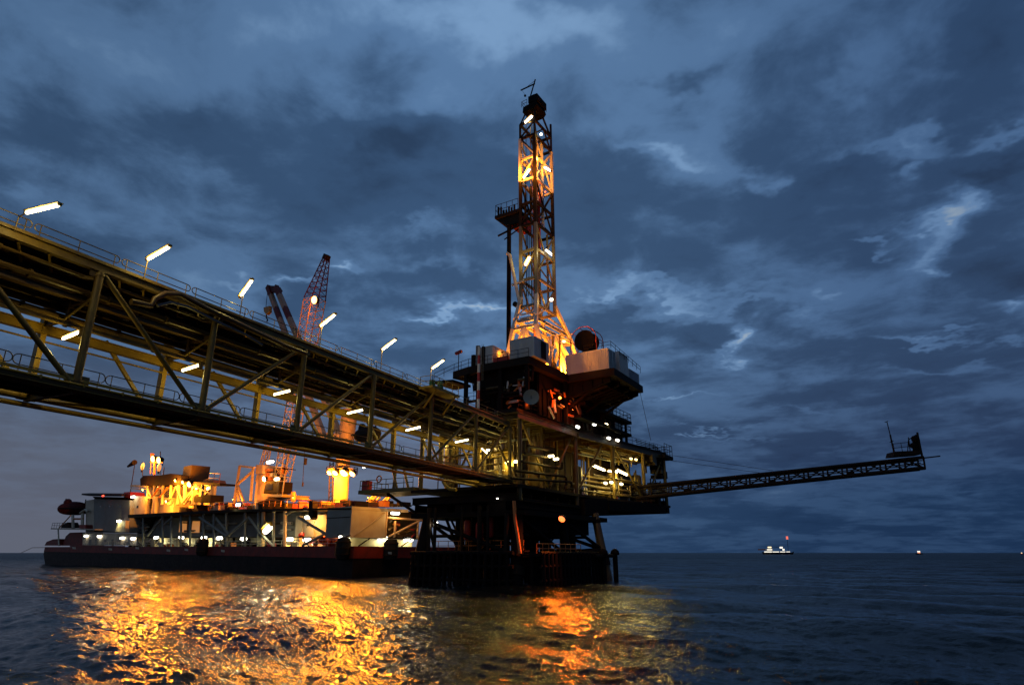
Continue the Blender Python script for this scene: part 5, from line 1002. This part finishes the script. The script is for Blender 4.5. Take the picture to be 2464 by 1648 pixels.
lifeboat(gB(178, 1224, 4), Frame((0, 0), tuple(ray(178, 1224))[:2]), 4.6, 'dark red enclosed lifeboat on davits at the left end of the barge', 'redd')
def build_windsock():
    c = gB(313, 1188, 4); t = thing('windsock', 'drooping windsock on a thin pole beside the helideck', 'windsock', c)
    MB().tube(c, gB(325, 1112, 4), .12, 6).build('pole', M['dark'], t)
    p, q = gB(324, 1112, 4), gB(308, 1122, 4); MB().path([p, p.lerp(q, .5), q], .75, 10, .3).build('sock', M['dark'], t, smooth=True)
build_windsock()
def build_rope():
    tag(MB().path([G.W(-GL - .3, 1, 5.2), gB(78, 1317, -3), gB(50, 1330, -6)], .09, 6).build('mooring_rope', M['rail']), 'mooring rope running from the barge bow into the sea', 'rope')
build_rope()

# ------------------------------------------------------------------ cranes on the barge
def lattice(F_, c0, c1, w0, w1, n, B, m_ch, m_br, nm='boom'):
    ax = (c1 - c0).normalized(); sx = F_.a - ax * F_.a.dot(ax); sx.normalize(); sy = ax.cross(sx)
    def cor(u, i, w): s_ = [(-1, -1), (1, -1), (1, 1), (-1, 1)][i]; return c0.lerp(c1, u) + sx * (s_[0] * w / 2) + sy * (s_[1] * w / 2)
    for i in range(4): B(nm + '_chord', m_ch, lambda b: b.tube(cor(0, i, w0), cor(1, i, w1), .12, 6))
    for k in range(n):
        u0, u1 = k / n, (k + 1) / n; wa, wb = w0 + (w1 - w0) * u0, w0 + (w1 - w0) * u1
        def f(b):
            for i in range(4):
                j = (i + 1) % 4; b.tube(cor(u0, i, wa), cor(u1, j, wb), .065, 5); b.tube(cor(u1, i, wb), cor(u1, j, wb), .065, 5)
        B(nm + '_lacing', m_br, f)
def build_lattice_crane():
    t = thing('lattice_crane', 'crane with a tall tapering lattice boom on the barge deck', 'crane', gB(655, 1205, 6))
    B = lambda nm, m, fn, par=t, sm=False: (lambda b: (fn(b), b.build(nm, M[m], par, smooth=sm))[1])(MB())
    c = lambda x, y, b_=6: gB(x, y, b_)
    ap = Vector((0, 0, 0))
    lattice(G, c(672, 1192), c(757, 722), 2.2, 3.4, 22, B, 'crane', 'crane'); lattice(G, c(757, 722), c(787, 615), 3.4, .9, 8, B, 'redd', 'redd', 'boom_tip')
    B('tip_sheave', 'dark', lambda b: b.bar(c(783, 625), c(788, 614), 1.3, 1.2))
    lattice(G, c(626, 1160, 9), c(648, 1060, 9), 1.5, 1.0, 6, B, 'crane', 'crane', 'gantry_leg')
    B('machine_house', 'crane', lambda b: b.prism([c(618, 1142), c(634, 1142), (c(634, 1146)), c(640, 1200), c(612, 1198)], G.b * 5)); B('winch_box', 'crane', lambda b: b.prism([c(616, 1118), (c(632, 1118)), c(632, 1140), c(615, 1140)], G.b * 3))
    cab = B('cab', 'dark', lambda b: b.prism([c(639, 1158, 4.6), c(672, 1158, 4.6), c(670, 1186, 4.6), c(634, 1187, 4.6)], G.b * 3)); B('window', 'glass', lambda b: b.prism([c(640, 1163, 4.55), c(656, 1163, 4.55), c(655, 1178, 4.55), c(638, 1178, 4.55)], G.b * .04), cab)
    B('turntable', 'crane', lambda b: b.prism([c(628, 1189, 4.6), c(680, 1189, 4.6), c(678, 1195, 4.6), c(630, 1195, 4.6)], G.b * 6)); B('pedestal', 'crane', lambda b: b.tube(c(648, 1195, 8), c(648, 1212, 8), 3., 16), t, True)
    for pq in [((577, 1120), (570, 1165)), ((577, 1121), (612, 1125)), ((571, 1165), (610, 1132)), ((570, 1165), (563, 1210)), ((572, 1168), (586, 1206)), ((609, 1124), (603, 1206)), ((570, 1168), (574, 1206))]: B('counter_frame', 'crane', lambda b: b.bar(c(*pq[0], 5), c(*pq[1], 5), .42, .42))
    for x in (690, 694): B('pendant_line', 'dark', lambda b: b.tube(c(x - 15, 1185, 6), c(x + 2 - 10, 1080, 6).lerp(c(757, 722), .7), .06, 5))
    B('tower_rail', 'crane', lambda b: [b.tube(c(679, 1190, 5.4), c(694, 1090, 5.4), .14, 6), b.tube(c(686, 1150, 5.4), c(664, 1125, 5.4), .12, 6), b.tube(c(690, 1120, 5.4), c(668, 1110, 5.4), .12, 6)])
    B('platform', 'dark', lambda b: b.prism([c(652, 1124, 5), c(690, 1127, 5), c(690, 1129, 5), c(652, 1126, 5)], G.b * 2))
    for k in range(8): x, y = random.uniform(642, 680), random.uniform(1130, 1156); B('crane_gear', random.choice(['crane', 'dark', 'orange']), lambda b: b.box(G, G.B(x, y, 7)[0], G.B(x, y, 7)[0] + random.uniform(.6, 1.6), 6.5, 8, G.B(x, y, 7)[1], G.B(x, y, 7)[1] + random.uniform(.5, 1.6)))
    return t
build_lattice_crane()
def build_pedestal_crane():
    t = thing('pedestal_crane', 'crane on a stout lit column with red and white banded twin arms', 'crane', gB(821, 1208, 8))
    B = lambda nm, m, fn, par=t, sm=False: (lambda b: (fn(b), b.build(nm, M[m], par, smooth=sm))[1])(MB())
    c = lambda x, y, b_=8: gB(x, y, b_)
    B('column', 'crane', lambda b: b.tube(c(819, 1212), c(826, 1100), 1.35, 24), t, True); B('column', 'crane', lambda b: b.tube(c(826, 1100), c(843, 985), 1.6, 24, 1.5), t, True)
    B('collar', 'crane', lambda b: b.lathe(c(821, 1148), [(1.36, 0), (2.6, 1.2), (2.6, 1.5), (1.36, 1.55)], 24), t, True)
    b = MB(); cc = c(822, 1143)
    ring = [cc + Vector((2.9 * math.cos(x), 2.9 * math.sin(x), .1)) for x in [2 * PI * k / 12 for k in range(13)]]; railing(b, ring, 1.3, .06, True, 5); b.build('handrail', M['dark'], t)
    b = MB()
    for x in (791, 799): b.tube(c(x, 1212, 7), c(x + 3, 1112, 7), .12, 6)
    for k in range(9): b.tube(c(791 + k * .3, 1208 - k * 11, 7), c(799.5 + k * .3, 1202 - k * 11, 7), .08, 5)
    b.build('ladder_tower', M['dark'], t)
    # two straight arms up to a common head
    segs = [0, .07, .17, .25, .42, .7, 1.]; cs = ['redd', 'mastg', 'redd', 'mastg', 'mastg', 'crane']
    for (p0, p1) in ((c(645, 690, 7), c(783, 1062, 7)), (c(664, 690, 7), c(824, 1062, 7))):
        for k in range(6): B('arm', cs[k], lambda b: b.bar(p0.lerp(p1, segs[k]), p0.lerp(p1, segs[k + 1] - .0005), .95, 1.1))
    B('arm_head', 'redd', lambda b: b.prism([c(640, 696, 6.8), c(646, 687, 6.8), c(664, 688, 6.8), c(670, 698, 6.8), c(662, 703, 6.8), c(647, 702, 6.8)], G.b * 1.2))
    B('cross_tie', 'crane', lambda b: b.bar(c(737, 938, 7), c(773, 938, 7), .5, .6)); B('cross_tie', 'crane', lambda b: b.bar(c(690, 812, 7), c(719, 815, 7), .5, .6))
    B('hook_line', 'dark', lambda b: b.tube(c(644, 700, 7), c(640, 738, 7), .07, 6)); B('hook_block', 'yellow2', lambda b: b.prism([c(634, 740, 6.8), c(648, 736, 6.8), c(648, 750, 6.8), c(641, 757, 6.8), c(635, 750, 6.8)], G.b * .7)); B('hook', 'black', lambda b: b.path([c(641, 757, 7), c(641, 764, 7), c(644, 770, 7), c(642, 774, 7)], .16, 8), t, True)
    B('hoist_line', 'dark', lambda b: b.tube(c(738, 1000, 5), c(728, 1168, 5), .06, 6)); B('hoist_weight', 'dark', lambda b: b.tube(c(736, 1102, 5), c(734, 1118, 5), .3, 8)); B('hoist_hook', 'dark', lambda b: b.tube(c(729, 1160, 5), c(728, 1170, 5), .16, 8))
    B('jib_cabin', 'crane', lambda b: b.prism([c(786, 1040, 6), c(815, 1044, 6), c(818, 1075, 6), c(782, 1070, 6)], G.b * 3))
    return t
build_pedestal_crane()

# ------------------------------------------------------------------ lamps on the barge
GB_ = 'white lamps along the barge'
WK = (1., .86, .36)
names = [(207, 1289, 'on the bow house wall, nearest the left end', 300), (239, 1290, 'on the bow house wall, right of the first', 260), (294, 1294, 'under the stair tower of the grey block', 260), (320, 1295, 'beside the dark plant recess behind the bow house', 160), (376, 1293, 'brightest one below the orange lit house', 420), (436, 1293, 'below the two orange windows, left one', 300), (491, 1293, 'bright one behind the left black fender', 420), (528, 1294, 'right of the left black fender', 200), (586, 1296, 'between two crossed braces in the middle of the hull', 200),
         (697, 1297, 'brightest one left of the yellow bay', 520), (738, 1298, 'under the yellow lit bay', 300)]
for x, y, lab, pw in names: bulk(gB(x, y, 2.6), G, 'white lamp on the barge deckhouse ' + lab, GB_, pw * 1.0, WK, 'cool', 1.5, .36, off=G.b * .7 + Vector((0, 0, -1.1)), nm='deck_lamp')  # diffusers enlarged so the bloom is put into their shape
for x, y, b_, lab, pw, L in [(286, 1253, .7, 'lamp over the yellow lit stair tower of the barge', 260, 1.5), (320, 1195, 2.2, 'lamp beside the red fire house at the helideck', 120, 1.5), (740, 1244, 3.6, 'small lamp inside the yellow bay of the barge, upper left', 320, .8), (650, 1111, 5., 'white lamp high on the lattice crane', 150, 2.0), (666, 1152, 4.2, 'yellowish lamp right of the crane cab', 200, .9), (573, 1214, 1., 'small lamp on the upper barge deck under the counter frame', 60, .8)]:
    bulk(gB(x, y, b_), G, lab, 'lamps on the barge superstructure', pw, WK, 'cool' if 'yellowish' not in lab else 'warm', L, .33, off=G.b * -.9 + Vector((0, 0, -.7)), nm='deck_lamp')
batten(gB(639, 1278, 1), gB(652, 1265, 1), 'slanted bright lamp on the barge wall left of the yellow bay', GB_, 420, WK, 'cool', .55, 'deck_lamp', (0, -.9, -.6))
a1_ = G.B(843, 1260, .5)[0]
for bb, z, lab, pw, s_ in [(1.2, 5.9, 'lamp at the foot of the cream end wall of the barge, near corner', 420, .4), (9., 5.9, 'lamp on the barge end wall below the machinery, left one', 420, .4), (14.6, 5.8, 'lamp on the barge end wall right beside the platform leg', 360, .35), (9.2, 10.0, 'thin lamp under the eave over the barge end machinery', 420, .25)]:
    F3 = Frame((0, 0), (-G.a.x, -G.a.y)); bulk(G.W(a1_ - (2.4 if z < 7 else -.3), bb, z), F3, lab, 'lamps on the barge end', pw * .8, WK if z < 7 else (1., .6, .2), 'cool', 1.4, s_, off=G.a * .7 + Vector((0, 0, -.5)), nm='deck_lamp')
GO = 'orange floodlights of the barge house'
for x, y, b_, lab, pw, rr in [(456, 1165, 2.6, 'strongest orange floodlight under the roof of the barge house', 9000, .75), (440, 1160, 2.8, 'orange floodlight left of the strongest one under the barge house roof', 3000, .45), (422, 1156, 2.8, 'orange floodlight third from the right under the barge house roof', 2600, .4), (474, 1174, 6, 'orange floodlight low between the vent trunks of the barge house', 3600, .5), (501, 1175, 6, 'orange floodlight at the right end of the barge house', 3600, .5), (380, 1170, 6, 'orange floodlight at the left inside the barge house', 3600, .4), (400, 1206, 2.4, 'orange floodlight above the lower barge cabin roof', 3600, .35), (344, 1178, 1.6, 'orange floodlight under the gangway of the barge house', 2600, .3)]:
    flood(gB(x, y, b_), G.b * -.8 + Vector((0, 0, -.4)) if b_ < 5 else G.b * -.6 + G.a * .3 + Vector((0, 0, .3)), lab, GO, pw * 1.6, SOD, 'sod', rr, off=1.1, rad=.5, pt=True)
for x, y, lab, pw, rr in [(369, 1104, 'left floodlight of the bright pair on the barge mast', 7000, .95), (383, 1107, 'right floodlight of the bright pair on the barge mast', 7000, .95)]:
    flood(gB(x, y, 5.6), G.b * -1 + Vector((0, 0, -.3)), lab, 'orange floodlights on the barge mast', pw, SOD, 'sod', rr, off=1.6, rad=.9, pt=True)
for x, y, lab in [(343, 1122, 'oval orange lamp left of the barge mast'), (383, 1125, 'oval orange lamp low on the barge mast')]:
    c = gB(x, y, 5.2); t = thing('mast_light', lab, 'lamp', c, 'oval lamps on the barge mast'); ellip(c, .65, .5, 1.1, G, 12, 8).build('globe', emis('oval_lamp', (1., .35, .04), 1.0), t, smooth=True); MB().tube(c - Vector((0, 0, 1)), c - Vector((0, 0, 1.6)), .2, 8).build('base', M['dark'], t)
bulk(gB(248, 1192.5, -.15), G, 'small red light on the edge of the helideck', 'lights of the helideck', 4, REDL, 'red', .6, .28, nm='deck_light')
for x, y, b_, lab, pw, rr in [(793, 1137, 6, 'leftmost orange floodlight on the crane column collar', 4000, .55), (807, 1137, 5.4, 'orange floodlight second from the left on the crane column', 6000, .6), (828, 1137, 5.2, 'biggest orange floodlight in the middle of the crane column', 9000, .8), (848, 1139, 6, 'rightmost orange floodlight on the crane column collar', 6000, .6)]:
    flood(gB(x, y, b_), G.b * -.7 + Vector((0, 0, -.8)), lab, 'orange floodlights round the crane column', pw * 1.3, SOD, 'sod', rr, off=1.1, rad=.6, pt=True)
flood(gB(757, 722, 3.2), (-.2, -1, -.2), 'orange lamp halfway up the lattice crane boom', 'orange lamps on the cranes', 2400, (1., .24, .015), 'sod', .85, pt=True, off=.8, rad=.5)
flood(gB(636, 1152, 4.2), G.b * -1 + Vector((0, 0, -.4)), 'bright yellow white lamp left of the crane cab', 'orange lamps on the cranes', 2600, SOD, 'warm', .55, pt=True, off=.9, rad=.4)
flood(gB(660, 1030, 4.4), G.b * -1 + Vector((0, 0, -.2)), 'orange lamp on the crane boom seen through the bridge', 'orange lamps on the cranes', 2600, SOD, 'sod', .4, pt=True, off=.9, rad=.4)
flood(gB(775, 1290, 3.2), G.b * .6 + Vector((0, 0, .6)), 'orange lamp inside the yellow bay beside the grey corner block', GO, 900, (1., .36, .04), 'sod', .25, pt=True, off=.5, rad=.3)
flood(gB(812, 1303, 2.4), G.b * .8, 'red orange lamp in the low red bay of the barge', GO, 600, (1., .16, .02), 'sodred', .2, pt=True, off=.5, rad=.3)
flood(gB(742, 1262, 3), G.b * .8 + Vector((0, 0, .3)), 'orange lamp in the middle of the yellow bay', GO, 800, (1., .40, .05), 'sod', .25, pt=True, off=.6, rad=.3)
flood(G.W(a1_ + 6, 4, 13.5), -G.a + Vector((0, 0, -.8)), 'added orange floodlight off the barge end, shining on its cream end wall', GO, 1700, (1., .38, .02), 'sod', .2, pt=True, off=.6, rad=.4)  # lamp put in to turn the end wall orange
flood(gB(705, 1196, 1.5), G.b * .3 + Vector((0, 0, -1)), 'added orange lamp over the gear between the cranes', GO, 2600, SOD, 'sod', .18, pt=True, off=.6, rad=.3)  # added to throw amber light on the upper deck gear
flood(gB(560, 1200, 2.5), G.b * .3 + Vector((0, 0, -1)), 'added orange lamp over the gear left of the lattice crane', GO, 2200, SOD, 'sod', .18, pt=True, off=.6, rad=.3)  # added for the same amber wash over the gear

flood(gB(885, 1196, 7), G.b * .3 + Vector((0, 0, -1)), 'added orange lamp over the gear at the platform end of the barge', GO, 1600, SOD, 'sod', .18, off=.6, rad=.3, pt=True)  # added lamp carrying the amber light on towards the platform end

# ================================================================== FAR SHIPS
def build_ship():
    c0 = ray(1870, 1329.3); d = 1500.; base = CAM + Vector((c0.x, c0.y, 0)).normalized() * d; base.z = 0
    fwd = Vector((c0.x, c0.y, 0)); S = Frame((base.x, base.y), (fwd.x, fwd.y))
    t = thing('supply_ship', 'brightly lit supply ship far off on the horizon', 'ship', base)
    B = lambda nm, m, fn, par=t: (lambda b: (fn(b), b.build(nm, m, par))[1])(MB())
    B('hull', M['hull'], lambda b: b.prism([S.W(a, 0, z) for a, z in [(-27, -1), (-30, 5), (-16, 4.2), (28, 4.0), (33, 6), (30, -1)]], S.b * 12))
    B('deck_lights', E_['far'], lambda b: [b.box(S, -25, -10, -.4, -.1, 4.2, 6.0), b.box(S, -9, 4, -.4, -.1, 4.4, 5.8), b.box(S, 6, 16, -.4, -.1, 4.4, 5.8), b.box(S, 18, 25, -.4, -.1, 4.6, 5.8)])
    wh = B('wheelhouse', M['white'], lambda b: [b.box(S, -22, -8, 1, 11, 6.3, 11), b.box(S, -18, -9, 2, 10, 11.01, 15)]); B('window', E_['far'], lambda b: b.box(S, -19, -9, .6, .9, 8.5, 10.4), wh); B('window', E_['dim'], lambda b: b.box(S, -17, -10, 1.5, 1.9, 13, 15.4), wh)
    B('boom', M['orange'], lambda b: b.bar(S.W(-37, 2, 9.6), S.W(-22, 2, 9.8), 1.6, 2.2)); B('crane', M['dark'], lambda b: [b.bar(S.W(8, 4, 6), S.W(9, 4, 15), 1., 1.), b.bar(S.W(9, 4, 15), S.W(-6, 4, 13), .8, .8)])
    B('deck_lamp', E_['far'], lambda b: [b.box(S, 6, 12, 2, 3, 12, 15.2), b.box(S, 11, 15, 2, 3, 8, 11)]); B('mast', M['dark'], lambda b: b.bar(S.W(22, 5, 6), S.W(23, 5, 36), .7, .7)); B('mast_lamp', emis('far_red_lamp', (1., .16, .06), 1.0), lambda b: [b.box(S, 21, 25, 4, 4.6, 30, 36)])
build_ship()
def far(px, py, lab, cat, d, s_, nm):
    c0 = ray(px, 1329); base = CAM + Vector((c0.x, c0.y, 0)).normalized() * d; base.z = 0; S = Frame((base.x, base.y), (c0.x, c0.y)); t = thing(nm, lab, cat, base)
    MB().prism([S.W(a * s_, 0, z * s_) for a, z in [(-5, -.5), (-6, 2), (6, 2), (5, -.5)]], S.b * 6 * s_).build('hull', M['hull'], t)
    b = MB(); b.box(S, -2.4 * s_, 2.4 * s_, .5 * s_, 3 * s_, 2 * s_, 4.2 * s_); b.build('deckhouse', M['orange'], t); b = MB(); b.box(S, -2.2 * s_, 2.2 * s_, .2 * s_, .4 * s_, 3.8 * s_, 6 * s_); b.build('lamp', E_['far'] if s_ > 1 else E_['dim'], t)
    b = MB(); b.box(S, -2 * s_, 2.2 * s_, .2 * s_, .4 * s_, 2.1 * s_, 3.7 * s_); b.build('lamp', emis('far_orange_lamp', (1., .25, .06), .8), t)
far(2211, 1320, 'small far boat on the horizon with a single orange light', 'boat', 1600., 1.15, 'far_boat')
far(2458, 1324, 'faint far boat on the horizon at the right edge', 'boat', 2200., .6, 'far_boat')

# ================================================================== TWILIGHT, CAMERA
sl = bpy.data.lights.new('twilight_sun', 'SUN'); sl.energy = .07; sl.angle = math.radians(50); sl.color = (.92, .90, 1.)
so = bpy.data.objects.new('twilight_sun', sl); COL.objects.link(so)
fw = Vector((-math.sin(YAW), math.cos(YAW), 0)); rt = Vector((math.cos(YAW), math.sin(YAW), 0))
so.rotation_euler = (fw * .8 + rt * .45 + Vector((0, 0, -.35))).to_track_quat('-Z', 'Y').to_euler()
cam = bpy.data.cameras.new('camera'); cam.sensor_width = 36; cam.lens = .62 * 36; cam.clip_end = 40000; cam.clip_start = .2
co = bpy.data.objects.new('camera', cam); COL.objects.link(co); co.location = CAM; co.rotation_euler = (PI / 2 + PITCH, 0, YAW); sc.camera = co
sc.render.engine = 'CYCLES'; sc.cycles.use_denoising = True; sc.cycles.sample_clamp_indirect = 6; sc.cycles.max_bounces = 5; sc.cycles.diffuse_bounces = 2; sc.cycles.glossy_bounces = 3; sc.cycles.caustics_reflective = False; sc.cycles.caustics_refractive = False
sc.view_settings.view_transform = 'Standard'; sc.view_settings.look = 'None'; sc.view_settings.exposure = 0; sc.view_settings.gamma = 1
